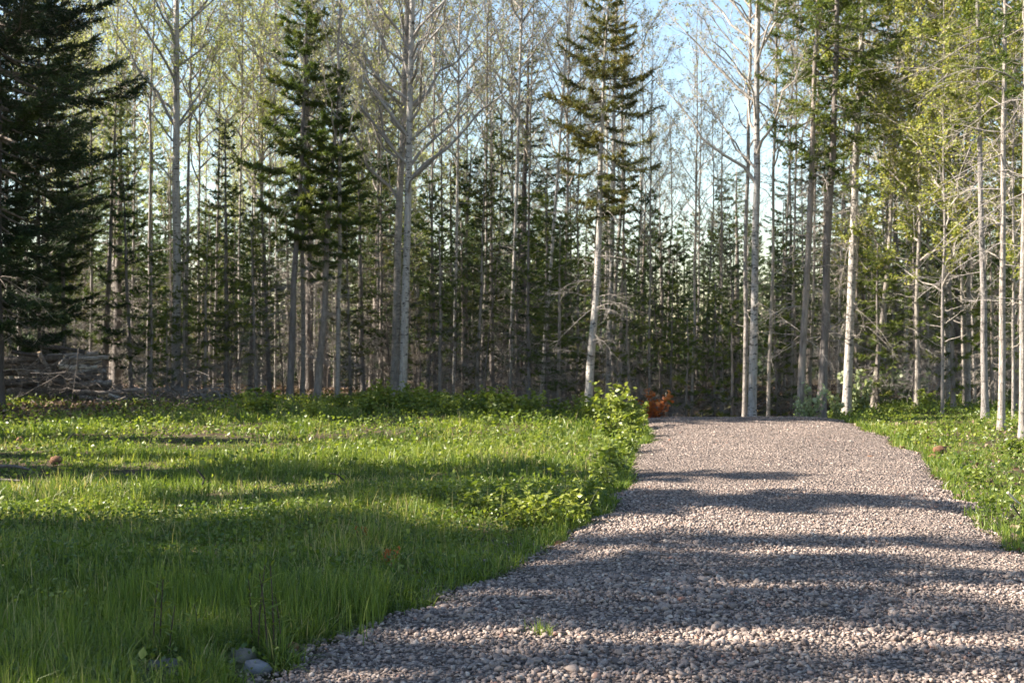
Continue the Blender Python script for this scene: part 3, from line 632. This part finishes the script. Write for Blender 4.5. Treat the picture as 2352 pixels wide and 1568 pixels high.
for (u, Yd, p, s, w, dx) in [
    # slim trunks one can tell apart
    (26, 33, 3, 1, 17, -8), (47, 34, 1, 1, 15, -10), (98, 35, 0, .95, 12, 8), (208, 37, 0, 1, 11, 5), (262, 38, 5, 1, 11, 0), (300, 40, 0, 1, 10, 12), (338, 36, 4, 1.1, 11, 8), (425, 35, 3, .9, 13, 10), (455, 38, 0, 1, 10, 4), (490, 41, 5, 1.1, 10, 6),
    (548, 40, 3, 1, 10, 8), (590, 42, 0, 1, 9, -6), (818, 40, 5, 1, 9, 10), (868, 38, 0, 1, 9, 0), (985, 36, 2, 1, 10, 10), (1012, 41, 0, 1, 9, 5), (1040, 34.5, 1, 1, 12, 12), (1072, 42, 1, .95, 8, 0), (1102, 35.5, 4, 1.1, 11, 18), (1140, 41, 2, 1, 8, 10),
    (1166, 34, 1, 1.05, 14, 22), (1205, 38, 2, 1, 10, 12), (1236, 33.5, 1, 1, 14, 46), (1296, 36, 2, 1, 10, 8), (1320, 39, 4, 1, 9, 10), (1455, 39, 4, .9, 9, 14), (1490, 33, 2, .62, 9, 6), (1530, 37, 4, .68, 9, 10), (1592, 32, 2, .6, 11, 6), (1622, 39, 4, .7, 8, 14), (1655, 34, 2, .55, 10, 4),
    (1802, 36, 4, 1, 9, 10), (1818, 33, 2, 1, 9, 10), (1862, 32, 2, 1.0, 11, 12), (1925, 34, 1, .9, 10, 12), (1985, 36, 4, 1, 9, 10), (2048, 33, 2, .9, 8, 8), (2132, 31, 4, 1, 10, 2), (2172, 29.5, 2, .9, 10, -6), (2215, 28, 4, .9, 11, -20), (2238, 29, 2, .9, 10, -12)]:
    mids.append((u, Yd, PO[p], s, w, dx, 'slim trunk'))
for (u, Yd, p, s) in [(60, 35, 1, 1.0), (150, 33.0, 0, .95), (235, 35, 2, 1), (300, 33.5, 1, .95), (345, 31.6, 3, .8), (385, 32.0, 5, .8), (425, 31.9, 6, .62), (470, 32.2, 3, .9), (590, 31.8, 6, .75), (805, 32.2, 7, .62), (1010, 32.3, 6, .8), (1095, 32.5, 7, .75), (1215, 32.2, 6, .85), (1280, 31.9, 2, .68), (1450, 31.5, 6, .72), (1830, 31.5, 6, .7), (1965, 31, 6, .75), (2035, 31, 3, .9), (520, 33.5, 2, .82), (575, 35, 0, .9), (620, 33.8, 4, .62), (835, 34.5, 2, .85), (875, 36, 1, 1.05), (1000, 36, 0, .9), (1065, 37, 1, 1.0), (1130, 35, 4, .72),
    (1190, 36, 1, 1.0), (1255, 34, 0, .9), (1300, 35.5, 2, .8), (1420, 34, 4, .66), (1465, 36, 1, 1.05), (1520, 35, 0, .85), (1560, 38, 1, .95), (1575, 31.5, 5, .9), (1640, 32, 3, .75), (1682, 31, 5, .9), (1785, 31.5, 5, .9), (1540, 33, 6, .6), (1650, 38, 2, .75), (1690, 36, 1, .75), (1790, 36, 0, .75), (1815, 40, 4, .75), (1900, 37, 2, 1), (1990, 34, 3, 1.05), (2060, 34, 2, .95), (2110, 33, 4, .9), (2100, 28.8, 6, .7), (2190, 27.2, 3, .95), (2280, 28, 6, .72), (2335, 26.5, 3, .85), (2015, 29.5, 3, .9), (2200, 33, 0, 1.1), (2290, 32, 2, 1.05), (2360, 29, 4, .85)]:
    mids.append((u, Yd, SP[p], s, None, trng.normal(0, 12), 'low spruce'))
mids.sort(key=lambda m: m[0]); counter = {}
for (u, Yd, p, s, w, dx, word) in mids:
    k = (word, gap_of(u)); counter[k] = counter.get(k, 0) + 1
    lab = f"{ordinal(counter[k])} {word} from the left {gap_of(u)}"
    tree_px(p, u, 0, lab, group=('slim trunks of the stand' if w else 'understorey spruces'), Yd=Yd, top=(u + dx, 300), w=w and w * .85, s=s, sz=trng.uniform(.88, 1.12), spin=trng.uniform(0, 6.28))

# ---- trees farther back: copies that nothing tells apart share a label per gap
deep = []
while len(deep) < 185:
    Yd = 37 + 31 * trng.random() ** .9; u = trng.uniform(-80, 2440); sky_gap = 1470 < u < 1830
    if sky_gap and trng.random() < .72: continue
    deep.append((u, Yd, sky_gap, trng.random() < .56))
deep.sort(); dcount = {}
for (u, Yd, sky_gap, spr) in deep:
    if spr: p = SP[trng.choice([0, 1, 6, 2, 7, 4])]; s = trng.uniform(.8, 1.15) * (.78 if sky_gap else 1)
    else: p = PO[trng.choice([2, 4, 2, 1] if (u > 1150) else [0, 0, 3, 5, 5, 1])]; s = trng.uniform(.85, 1.1) * (.8 if sky_gap else 1)
    k = (spr, gap_of(u)); dcount[k] = dcount.get(k, 0) + 1
    lab = f"{ordinal(dcount[k])} deep-wood {'spruce' if spr else 'trunk'} from the left {gap_of(u)}"
    q = {a: b for a, b in p.items() if a not in (('dead_branchwork', 'branchwork') if (spr and Yd > 46) else ())}
    e_ = tree_px(q, u, 0, lab, group='deep wood spruces' if spr else 'deep wood trunks', Yd=Yd, top=(u + trng.normal(0, 12), 200), s=s, spin=trng.uniform(0, 6.28), sz=trng.uniform(.82, 1.18), w=None if spr else trng.uniform(5, 7.5))
    if spr: wx = trng.uniform(1.0, 1.45); e_.scale = (e_.scale[0] * wx, e_.scale[1] * wx, e_.scale[2])

# ---- trees left of the frame whose shadows cross the meadow and the drive
SL = 1 / math.tan(SUN_EL)
casting = make_spruce(320, 13, .13, 2.0, 1.5, dens=1.5, knn=10, nl=.12, nw=.04, needle='needle_dark', dead_n=10, ragged=.4, spacing=.24)
highcrown = make_spruce(321, 14, .12, 8.6, 1.3, dens=1.6, knn=10, nl=.12, nw=.04, needle='needle_dark', dead_n=20, ragged=.4, spacing=.28, top_thin=.6)
shade = [  # shadow tip (u, v), tree height, proto
    (1905, 1103, 12.5, highcrown), (620, 1262, 9.0, casting), (2310, 1172, 13.5, highcrown), (2150, 1158, 13, highcrown), (1440, 1098, 11.5, casting), (1250, 1078, 10.5, casting), (1020, 1016, 10.0, casting), (860, 975, 11.0, casting), (620, 950, 10, casting), (760, 935, 11, casting), (520, 1050, 8, casting),
    (2420, 1262, 13.5, casting), (2250, 1312, 14, highcrown), (2500, 1345, 13, casting), (2300, 1400, 14, highcrown), (2450, 1450, 13.5, casting), (2500, 1545, 14, casting), (2200, 1640, 13.5, casting), (950, 1225, 10.5, highcrown), (900, 1500, 12, casting)]
for i, (u, v, H, p) in enumerate(shade):
    x, y = at(u, v); L = H * SL; px, py = x - L * math.cos(SUN_AZ), y + L * math.sin(SUN_AZ)
    plant_tree(p, px, py, 'spruce left of the frame that throws shade across the clearing', 'shade trees left of the clearing', s=H / p['H'], spin=trng.uniform(0, 6.28))

# ---- thicket of bare dead brush between the trunks, one mass
g = Geo(); brng = np.random.default_rng(55)
for k in range(330):
    Yd = brng.uniform(31.8, 44); u = brng.uniform(-60, 2430); x = gx(u, Yd); y = Yd; z0 = zf1(x, y); hh = brng.uniform(1.4, 5.2); t = np.linspace(0, 1, 7); lx, ly = brng.normal(0, .12, 2) * hh
    P = np.column_stack([x + lx * t ** 1.6 + brng.normal(0, .02, 7), y + ly * t ** 1.6, z0 - .05 + hh * t]); poly_segs(g, P, .006 + .0025 * hh, .002, 4)
    q = int(hh * 9); tk = brng.uniform(.08, 1, q); pos = np.column_stack([np.interp(tk, t, P[:, i]) for i in range(3)]); a = brng.uniform(0, 6.28, q); ln = brng.uniform(.25, 1.0, q)
    d1 = norm(np.column_stack([np.cos(a), np.sin(a), brng.normal(.15, .35, q)])); m1 = pos + d1 * (ln * .5)[:, None]; d2 = norm(d1 + np.column_stack([brng.normal(0, .3, (q, 2)), brng.normal(-.35, .3, q)])); e1 = m1 + d2 * (ln * .5)[:, None]
    segs(g, pos, m1, .0045, .003, 3); segs(g, m1, e1, .003, .0014, 3)
    f = brng.random((q * 3, 1)); ii = np.repeat(np.arange(q), 3); b0 = m1[ii] + (e1 - m1)[ii] * f; segs(g, b0, b0 + norm(d2[ii] + brng.normal(0, .7, (q * 3, 3))) * (.3 * ln[ii])[:, None], .0022, .0012, 3)
tag(obj('dead_brush', g.mesh('dead_brush', M['brush'])), 'tangle of thin bare grey dead twigs between the trunks', 'brush', kind='stuff')

# ---- far wood, one mass
g = Geo(); frng = np.random.default_rng(5)
lowS = make_spruce(401, 9, .08, .4, 1.7, needle='needle_dark', dens=.35, dead_n=4, knn=4, nl=.16, nw=.06, spacing=.5)['arrays']
for k in range(330):
    Yd = frng.uniform(62, 105); u = frng.uniform(-150, 2500); x, y = gx(u, Yd), Yd; s = frng.uniform(.6, 1.0); a = frng.uniform(0, 6.28); c_, s_ = math.cos(a), math.sin(a)
    for gg in (lowS[0], lowS[2]):
        V, T, A = gg.arrays(); W = np.column_stack([V[:, 0] * c_ - V[:, 1] * s_, V[:, 0] * s_ + V[:, 1] * c_, V[:, 2]]) * s + np.array([x, y, zf1(x, y)]); g.add(W, T, A * (.6 if gg is lowS[2] else .1))
fx = frng.uniform(-60, 60, 52000); fy = frng.uniform(56, 112, 52000); fz = zf(fx, fy) + 3.2 * frng.random(52000) ** 1.6; leaves(g, frng, np.stack([fx, fy, fz], -1), .34, frng.random(52000) * .35)
tag(obj('far_wood', g.mesh('far_wood', M['needle'])), 'far mass of dark trees behind the stand', 'wood', kind='stuff')

# ------------------------------------------------------------------ log pile
lrng = np.random.default_rng(9)
def zz(x, y): return (x / 3.92) / 1.30612, (980 + y / 3.92) / 1.30612
def make_log(p0, p1, r, label, bark='darkbark', group=None, name='log', taper=.85, ends=True):
    p0, p1 = np.array(p0, float), np.array(p1, float); c = (p0 + p1) / 2; n = 7; t = np.linspace(0, 1, n)[:, None]
    P = p0 + (p1 - p0) * t - c; L = np.linalg.norm(p1 - p0); P[1:-1] += lrng.normal(0, .012 * L ** .5, (n - 2, 3))
    rad = r * np.linspace(1, taper, n) * (1 + lrng.normal(0, .05, n)); g = Geo(); tube(g, P, rad, 10, .5, cap=True)
    e = empty(name, c, label, 'log' if name == 'log' else 'stick', group); obj('bark', g.mesh('bark', M[bark], True), e)
    if ends:
        for k, s in ((0, 1), (-1, -1)):
            d = norm(P[k] - P[1 if k == 0 else -2]); ge = Geo(); tube(ge, np.array([P[k] - d * .01, P[k] + d * .006]), np.array([rad[k] * .93] * 2), 10); obj('cut_end', ge.mesh('cut_end', M['cut']), e)
    return e
pile_y = 30.3
logs = [  # zoom coords of both ends, thickness, depth offset, bark (paler on front logs to stand in for light), label
    (70, 165, 980, 300, 42, .0, 'darkbark', 'long dark pole slanting across the top of the log pile'),
    (130, 290, 650, 372, 34, .1, 'darkbark', 'shorter dark pole under the long one on the log pile'),
    (560, 345, 1130, 312, 44, .35, 'poplar', 'uppermost sunlit log at the right of the log pile'),
    (820, 372, 1255, 362, 46, .1, 'poplar', 'sunlit log just below the top log, reaching furthest right'),
    (700, 405, 1168, 418, 52, .2, 'poplar', 'pale log in the third row of the log pile'),
    (690, 470, 1118, 468, 46, .15, 'birch', 'white bright-ended log in the middle of the log pile'),
    (800, 540, 1230, 516, 58, .2, 'poplar', 'thick tan log in the middle of the log pile'),
    (760, 596, 1236, 596, 50, .1, 'darkbark', 'dark log below the thick tan log'),
    (820, 676, 1290, 652, 58, .05, 'poplar', 'blue-grey log near the foot of the log pile'),
    (850, 735, 1285, 712, 52, .15, 'darkbark', 'dark lowest log of the log pile'),
    (870, 772, 1660, 744, 40, -.5, 'sprucebark', 'long thin pole sticking out right at the foot of the pile'),
    (1270, 800, 1500, 878, 38, -.8, 'birch', 'short white pole lying slanted at the right foot of the pile'),
    (930, 826, 1180, 852, 36, -.8, 'poplar', 'short pale stick in front of the pile foot'),
    (465, 300, 560, 545, 42, -.3, 'sprucebark', 'reddish stub leaning upright against the log pile'),
    (680, 465, 745, 345, 16, -.3, 'greylimb', 'thin grey stick leaning upright on the log pile'),
    (700, 545, 950, 650, 40, -.2, 'darkbark', 'dark log slanting down across the pile front')]
for (x0, y0, x1, y1, th, dy, bk, lab) in logs:
    y = pile_y + dy; a, b = zz(x0, y0), zz(x1, y1)
    make_log((gx(a[0], y), y, hz(a[1], y)), (gx(b[0], y), y + .15, hz(b[1], y)), th / 3.92 / 1.306 * y / F / 2 * 1.3, lab, bk, 'logs of the pile')
for k in range(28):   # the logs behind that fill the stack
    row = k // 4; y = pile_y + .28 + .2 * (k % 4); v = 928 - row * 17; x1 = lrng.uniform(120, 232); x0 = lrng.uniform(-60, 60)
    make_log((gx(x0, y), y, hz(v + lrng.normal(0, 5), y)), (gx(x1, y), y + lrng.normal(0, .1), hz(v - 3 + lrng.normal(0, 5), y)), lrng.uniform(.055, .085), f'{ORD[k % 4]} buried log from the front in row {ORD[row]} of the log pile', ('darkbark', 'sprucebark', 'darkbark', 'darkbark')[k % 4], 'buried logs of the pile')
# tangle of cut branches round the pile
g = Geo()
for k in range(180):
    u = lrng.normal(120, 95) if k < 110 else lrng.uniform(240, 430); y = lrng.uniform(28.6, 30.0); top = 820 if k < 110 else 900
    c = np.array([gx(u, y), y, hz(lrng.uniform(top + 10, 940), y)]); d = norm(np.array([lrng.normal(0, 1), lrng.normal(0, .4), lrng.normal(0, .45)])); L = lrng.uniform(.3, 1.3)
    P = c + np.outer(np.linspace(-.5, .5, 5) * L, d) + lrng.normal(0, .04, (5, 3)); poly_segs(g, P, lrng.uniform(.006, .016), .003, 4, lrng.random())
    q = 5; tk = lrng.uniform(0, 1, q); pos = P[0] + (P[-1] - P[0]) * tk[:, None]; segs(g, pos, pos + norm(d + lrng.normal(0, .7, (q, 3))) * lrng.uniform(.1, .4, q)[:, None], .004, .0015, 3)
tag(obj('brushwood', g.mesh('brushwood', M['sprucelimb'])), 'tangle of cut dark branches heaped on and before the log pile', 'brushwood', kind='stuff')
g = Geo()
for k in range(150):
    u = lrng.uniform(270, 520); y = lrng.uniform(30.5, 32.5); c = np.array([gx(u, y), y, lrng.uniform(.02, .35)]); d = norm(np.array([lrng.normal(0, 1), lrng.normal(0, .4), lrng.normal(0, .3)])); L = lrng.uniform(.3, 1.1)
    P = c + np.outer(np.linspace(-.5, .5, 5) * L, d) + lrng.normal(0, .03, (5, 3)); P[:, 2] -= .5 * np.linspace(-.5, .5, 5) ** 2; poly_segs(g, P, .01, .003, 4)
tag(obj('brushwood', g.mesh('brushwood', M['greylimb'])), 'pale dead branches on the ground right of the log pile', 'brushwood', kind='stuff')

# ------------------------------------------------------------------ weeds and shrubs
def weed_arrays(seed, h, stems, spread, leafsize, perstem, toplight=True):
    rng = np.random.default_rng(seed); gs, gf = Geo(), Geo()
    for k in range(stems):
        a = rng.uniform(0, 6.28); rr = spread * rng.random(); b = np.array([rr * math.cos(a) * .4, rr * math.sin(a) * .4, -.02]); hh = h * rng.uniform(.55, 1.05); t = np.linspace(0, 1, 6)
        P = b + np.outer(t, [rr * math.cos(a) * .9, rr * math.sin(a) * .9, hh]); P[:, :2] += rng.normal(0, .01 * h, (6, 2)); poly_segs(gs, P, .004 + .003 * h, .002, 4)
        tk = rng.uniform(.15, 1.03, perstem); pos = np.column_stack([np.interp(tk, t, P[:, i]) for i in range(3)]) + rng.normal(0, .05 * spread + .01, (perstem, 3)) * np.array([1, 1, .5])
        leaves(gf, rng, pos, leafsize, np.clip(.25 + .45 * tk + rng.normal(0, .15, perstem), 0, 1), .15)
    return gs, gf
WE = []
for i, (h, st, sp, ls, ps) in enumerate([(.6, 9, .30, .08, 34), (.8, 10, .34, .09, 40), (.45, 8, .28, .07, 30), (.35, 6, .2, .06, 26)]):
    gs, gf = weed_arrays(500 + i, h, st, sp, ls, ps); WE.append(dict(stem=gs.mesh('stem', M['stem']), foliage=gf.mesh('foliage', M['weed']), h=h))
def weed(k, x, y, h, label, group=None, leafmat=None, name='leafy_weed', cat='plant', wid=1.0):
    p = WE[k]; s = h / p['h']; e = empty(name, (x, y, zf1(x, y)), label, cat, group); e.scale = (s * wid, s * wid, s); e.rotation_euler = (0, 0, trng.uniform(0, 6.28))
    obj('stem', p['stem'], e); f = obj('foliage', p['foliage'], e)
    if leafmat: f.material_slots[0].link = 'OBJECT'; f.material_slots[0].material = M[leafmat]
    return e
edge_weeds = [(1412, 985, 895, 1, 1.0), (1450, 985, 925, 0, .9), (1370, 975, 915, 0, 1), (1330, 965, 920, 0, 1.1), (1290, 955, 918, 2, 1.1), (1225, 955, 905, 0, 1), (1185, 950, 915, 2, 1.1), (1130, 952, 898, 1, 1), (1080, 950, 912, 0, 1.1), (1030, 945, 912, 2, 1.2), (980, 950, 905, 0, 1.1), (945, 945, 912, 2, 1.1), (900, 948, 902, 0, 1), (872, 940, 880, 1, .8), (835, 945, 906, 0, 1), (790, 940, 912, 2, 1.2), (700, 945, 920, 2, 1.1), (600, 945, 922, 2, 1.1), (1466, 1005, 955, 2, 1), (1440, 1040, 985, 0, 1), (1400, 1010, 950, 2, 1), (1425, 1085, 1030, 2, 1)]
ew = np.random.default_rng(31)
for q in range(26): u = ew.uniform(560, 1460); v = ew.uniform(938, 975); edge_weeds.append((u, v, v - ew.uniform(28, 52), int(ew.integers(0, 4)), 1.2))
edge_weeds.sort()
words = ['tall bushy', 'tall bushy', 'low bushy', 'low']
for i, (u, v, vt, k, wd) in enumerate(edge_weeds):
    x, y = at(u, v); h = (v - vt) / F * y * 1.25
    weed(k, x, y, h, f'{ordinal(i + 1)} bushy green weed from the left along the far meadow edge', 'weeds along the far meadow edge', wid=wd * 1.1)
x, y = at(1508, 957); weed(0, x, y + .6, .6, 'rust-red leafed shrub at the left end of the drive crest', None, 'redleaf', 'red_shrub', 'shrub', 1.1)
for (u, v, h, k, lab) in [(1858, 950, .75, 0, 'silver-leafed sapling left of the broad pale-trunked spruce'), (1832, 955, .35, 3, 'small silver-leafed seedling at the crest of the drive'), (1968, 935, 1.0, 1, 'silver-leafed shrub right of the broad pale-trunked spruce'), (2030, 930, .9, 1, 'silver-leafed shrub beside the thin trunk leaning right'), (2095, 925, .8, 0, 'silver-leafed shrub behind the middle of the right verge'), (1925, 940, .6, 0, 'silver-leafed shrub between the dark-barked and the pale-trunked spruce')]:
    x, y = at(u, v); weed(k, x, y, h, lab, 'silver shrubs under the right trees', 'silver', 'silver_shrub', 'shrub', .8)
for i, (u, v, h, k) in enumerate(sorted([(2200, 935, .35, 2), (2240, 1125, .22, 3), (2270, 1190, .2, 3), (2130, 940, .4, 2), (2320, 945, .4, 2), (2060, 950, .25, 3), (2180, 990, .2, 3), (2340, 1060, .25, 2)])):
    x, y = at(u, v); weed(k, x, y, h, f'{ordinal(i + 1)} low bright weed from the left on the right verge', 'weeds on the right verge', wid=1.2)

# near weeds whose leaves are pieces of their own
def leaf_mesh(L, W, mat):
    V = np.array([(0, 0, 0), (L * .3, W * .42, .05 * L), (L * .65, W * .38, .05 * L), (L, 0, -.10 * L), (L * .65, -W * .38, .05 * L), (L * .3, -W * .42, .05 * L), (L * .33, 0, .0), (L * .66, 0, -.02 * L)])
    T = np.array([(0, 6, 1), (1, 6, 2), (6, 7, 2), (2, 7, 3), (0, 5, 6), (6, 5, 4), (6, 4, 7), (7, 4, 3)])
    return mesh_np('leaf', V, T, mat, np.linspace(.35, .75, 8))
LM = [leaf_mesh(.11, .055, M['weed']), leaf_mesh(.09, .05, M['weed']), leaf_mesh(.10, .018, M['weed'])]
def leafy_plant(u, v, h, label, lm, nleaf, stemmat, r=.004, lean=.05, group=None, bare=.15):
    x, y = at(u, v); e = empty('leafy_weed', (x, y, zf1(x, y)), label, 'plant', group); g = Geo(); t = np.linspace(0, 1, 6); a = lrng.uniform(0, 6.28)
    P = np.outer(t, [0, 0, h]); P[:, 0] += lean * h * np.cos(a) * t ** 2; P[:, 1] += lean * h * math.sin(a) * t ** 2; P[0, 2] = -.03; poly_segs(g, P, r, r * .5, 6); obj('stem', g.mesh('stem', M[stemmat]), e)
    for k in range(nleaf):
        f = bare + (1 - bare) * (k + .6) / nleaf; o = obj('leaf', LM[lm], e, [float(np.interp(f, t, P[:, i])) for i in range(3)]); s = lrng.uniform(.75, 1.2) * (1.1 - .45 * f); o.scale = (s, s, s)
        o.rotation_euler = (lrng.normal(0, .25), -.75 * f + .35 + lrng.normal(0, .2) - .25, k * 2.4 + lrng.normal(0, .3))
for (u, v, vt, lab, lm, nl) in [(1298, 1178, 1085, 'tallest upright leafy weed at the left edge of the drive', 0, 26), (1212, 1205, 1122, 'broad-leaved weed left of the tallest one at the drive edge', 0, 24), (1240, 1208, 1150, 'shorter broad-leaved weed between the two tall ones', 1, 18), (1330, 1195, 1128, 'leafy weed right of the tallest one, nearest the gravel', 1, 20), (1262, 1195, 1120, 'leafy weed right beside the tallest one on its left', 1, 20), (1090, 1195, 1130, 'leafy weed in the sunlit grass left of the drive edge group', 1, 18), (1180, 1215, 1150, 'leafy weed low at the left of the drive edge group', 1, 18)]:
    y = depth_of(v); leafy_plant(u, v, (v - vt) / F * y * 1.05, lab, lm, nl, 'stem', .004)
tall = [(350, 1532, 1345), (366, 1530, 1335), (388, 1528, 1400), (453, 1490, 1395), (578, 1505, 1330), (592, 1512, 1300), (612, 1515, 1315), (628, 1512, 1300), (645, 1508, 1370)]
for i, (u, v, vt) in enumerate(tall):
    y = depth_of(v); leafy_plant(u, v, (v - vt) / F * y, f'dark-stemmed upright weed by the near grass edge, {ORD[i]} from the left', 2, 11, 'darkstem', .0045, .1, 'dark-stemmed weeds', .35)
bw = sorted([(1060, 1190, .2), (1110, 1205, .22), (1150, 1195, .24), (1195, 1225, .22), (1235, 1222, .24), (1275, 1215, .26), (1310, 1205, .26), (1345, 1192, .24), (1365, 1165, .22), (1400, 1095, .3), (1385, 1130, .25), (1010, 1180, .18)])
for i, (u, v, h) in enumerate(bw):
    x, y = at(u, v); weed(2 + i % 2, x, y, h * 1.15, f'{ordinal(i + 1)} small leafy clump from the left along the sunny drive edge', 'leafy clumps at the drive edge', wid=1.2)
for (u, v, lab) in [(836, 1262, 'tiny red-leafed seedling in the shaded meadow grass'), (893, 1312, 'second tiny red-leafed seedling, nearer the gravel')]:
    x, y = at(u, v); weed(3, x, y, .14, lab, None, 'redleaf', 'red_seedling', 'plant', .7)
# tuft growing in the gravel
g = Geo(); a = np.full(60, at(1245, 1482)[0]) + lrng.normal(0, .03, 60); b = np.full(60, at(1245, 1482)[1]) + lrng.normal(0, .03, 60); blades(g, a, b, lrng.uniform(.05, .11, 60), np.full(60, .005), np.full(60, .5), .8); Vt, Tt, At = g.arrays(); Vt[:, 2] += .05
tag(obj('grass_tuft', mesh_np('grass_tuft', Vt, Tt, M['grass'], At)), 'single small grass tuft growing in the gravel drive', 'grass')

# ------------------------------------------------------------------ small things lying about
def rock(name, u, v, wpx, hpx, mat, label, cat='rock', seed=0, lift=.3):
    rng = np.random.default_rng(seed); x, y = at(u, v); w, h = wpx * y / F / 2, hpx * y / F / 2
    V, T = CV, CT
    V = V * (1 + rng.normal(0, .13, (len(V), 1)))
    for _ in range(5): nrm = norm(rng.normal(size=3)); d = V @ nrm; V = V - np.outer(np.maximum(d - .7, 0), nrm)
    V = V * np.array([w, w * .8, h]); o = obj(name, mesh_np(name, V, T, M[mat], smooth=False), None, (x, y, zf1(x, y) + h * lift)); o.rotation_euler = (0, 0, rng.uniform(-.4, .4))
    return tag(o, label, cat)
rock('rock', 556, 1522, 62, 56, 'palerock', 'pointed pale rock at the near grass edge', seed=1)
rock('rock', 588, 1545, 84, 50, 'bluerock', 'rounded blue-grey rock at the corner of the gravel', seed=2)
rock('dirt_clod', 672, 1497, 40, 30, 'clod', 'brown clod where the near gravel meets the grass', 'clod', 3, .5)
rock('dirt_clod', 622, 1518, 46, 20, 'clod', 'flat reddish clod between the rocks and the gravel', 'clod', 4, .6)
rock('dirt_clod', 2160, 1046, 40, 24, 'clod', 'red-brown root clod on the right edge of the drive', 'clod', 5, .7)
rock('dirt_clod', 2148, 1054, 26, 16, 'clod', 'small clod beside the red-brown root clod on the right', 'clod', 6, .7)
rock('dirt_clod', 44, 1022, 24, 22, 'clod', 'pinkish clod in the grass near the left edge', 'clod', 7, .9)
rock('dirt_clod', 126, 1063, 34, 26, 'clod', 'orange-brown clod in the grass before the shaded litter', 'clod', 8, .9)
rock('dirt_clod', 1290, 1255, 50, 18, 'clod', 'dark earth lump at the drive edge below the leafy weeds', 'clod', 9, .5)
def stick(pts, r, mat, label, name='stick', forks=()):
    g = Geo(); P = np.array(pts, float); t = np.linspace(0, 1, len(P)); t2 = np.linspace(0, 1, 12); Q_ = np.column_stack([np.interp(t2, t, P[:, i]) for i in range(3)])
    c = Q_.mean(0); tube(g, Q_ - c, np.linspace(r, r * .5, 12) * (1 + lrng.normal(0, .06, 12)), 7)
    for (i, d, L) in forks: segs(g, [Q_[i] - c], [Q_[i] - c + np.array(d) * L], r * .6, r * .25, 5)
    o = obj(name, g.mesh(name, M[mat], True), None, c); return tag(o, label, 'stick')
def pxp(u, v, vb): y = depth_of(vb); return (gx(u, y), y, hz(v, y))
stick([pxp(148, 1038, 1034), pxp(150, 1022, 1034), pxp(156, 1006, 1034), pxp(170, 994, 1034)], .012, 'char', 'thin dark twig standing in the grass near the left edge')
stick([pxp(462, 1118, 1118), pxp(470, 1100, 1118), pxp(458, 1086, 1118), pxp(452, 1078, 1118)], .014, 'char', 'crooked black twig standing in the middle of the meadow')
stick([pxp(800, 1122, 1122), pxp(790, 1104, 1122), pxp(775, 1090, 1122), pxp(758, 1087, 1122)], .010, 'char', 'bent dark twig in the shaded meadow left of the drive')
stick([pxp(938, 1165, 1178), pxp(958, 1160, 1178), pxp(980, 1172, 1178), pxp(986, 1165, 1178)], .014, 'char', 'short dark twig lying in the sunlit grass')
stick([pxp(-30, 1072, 1084), pxp(30, 1070, 1084), pxp(62, 1076, 1084), pxp(78, 1084, 1084)], .022, 'sprucelimb', 'grey weathered branch lying at the left edge of the meadow')
stick([pxp(-30, 1100, 1106), pxp(20, 1103, 1106), pxp(50, 1104, 1106)], .02, 'sprucelimb', 'lower grey branch under the weathered one at the left edge')
stick([pxp(760, 1243, 1262), pxp(800, 1240, 1262), pxp(840, 1262, 1262)], .008, 'char', 'thin dark stick lying in the grass by the red seedling')
stick([pxp(2315, 1130, 1172), pxp(2335, 1150, 1172), pxp(2360, 1168, 1172)], .012, 'palestick', 'pale peeled stick on the right verge at the edge')
stick([pxp(2326, 1158, 1205), pxp(2340, 1180, 1205), pxp(2362, 1208, 1205)], .009, 'char', 'dark twig below the pale stick on the right verge')
make_log(pxp(338, 1532, 1545), pxp(408, 1528, 1545), .042, 'weathered grey wood chunk in the near grass', 'driftwood', None, 'wood_chunk', .8, False)
rock('fallen_leaf', 2000, 1056, 16, 3, 'clod', 'single reddish dead leaf on the sunlit gravel', 'leaf', 12, 6)
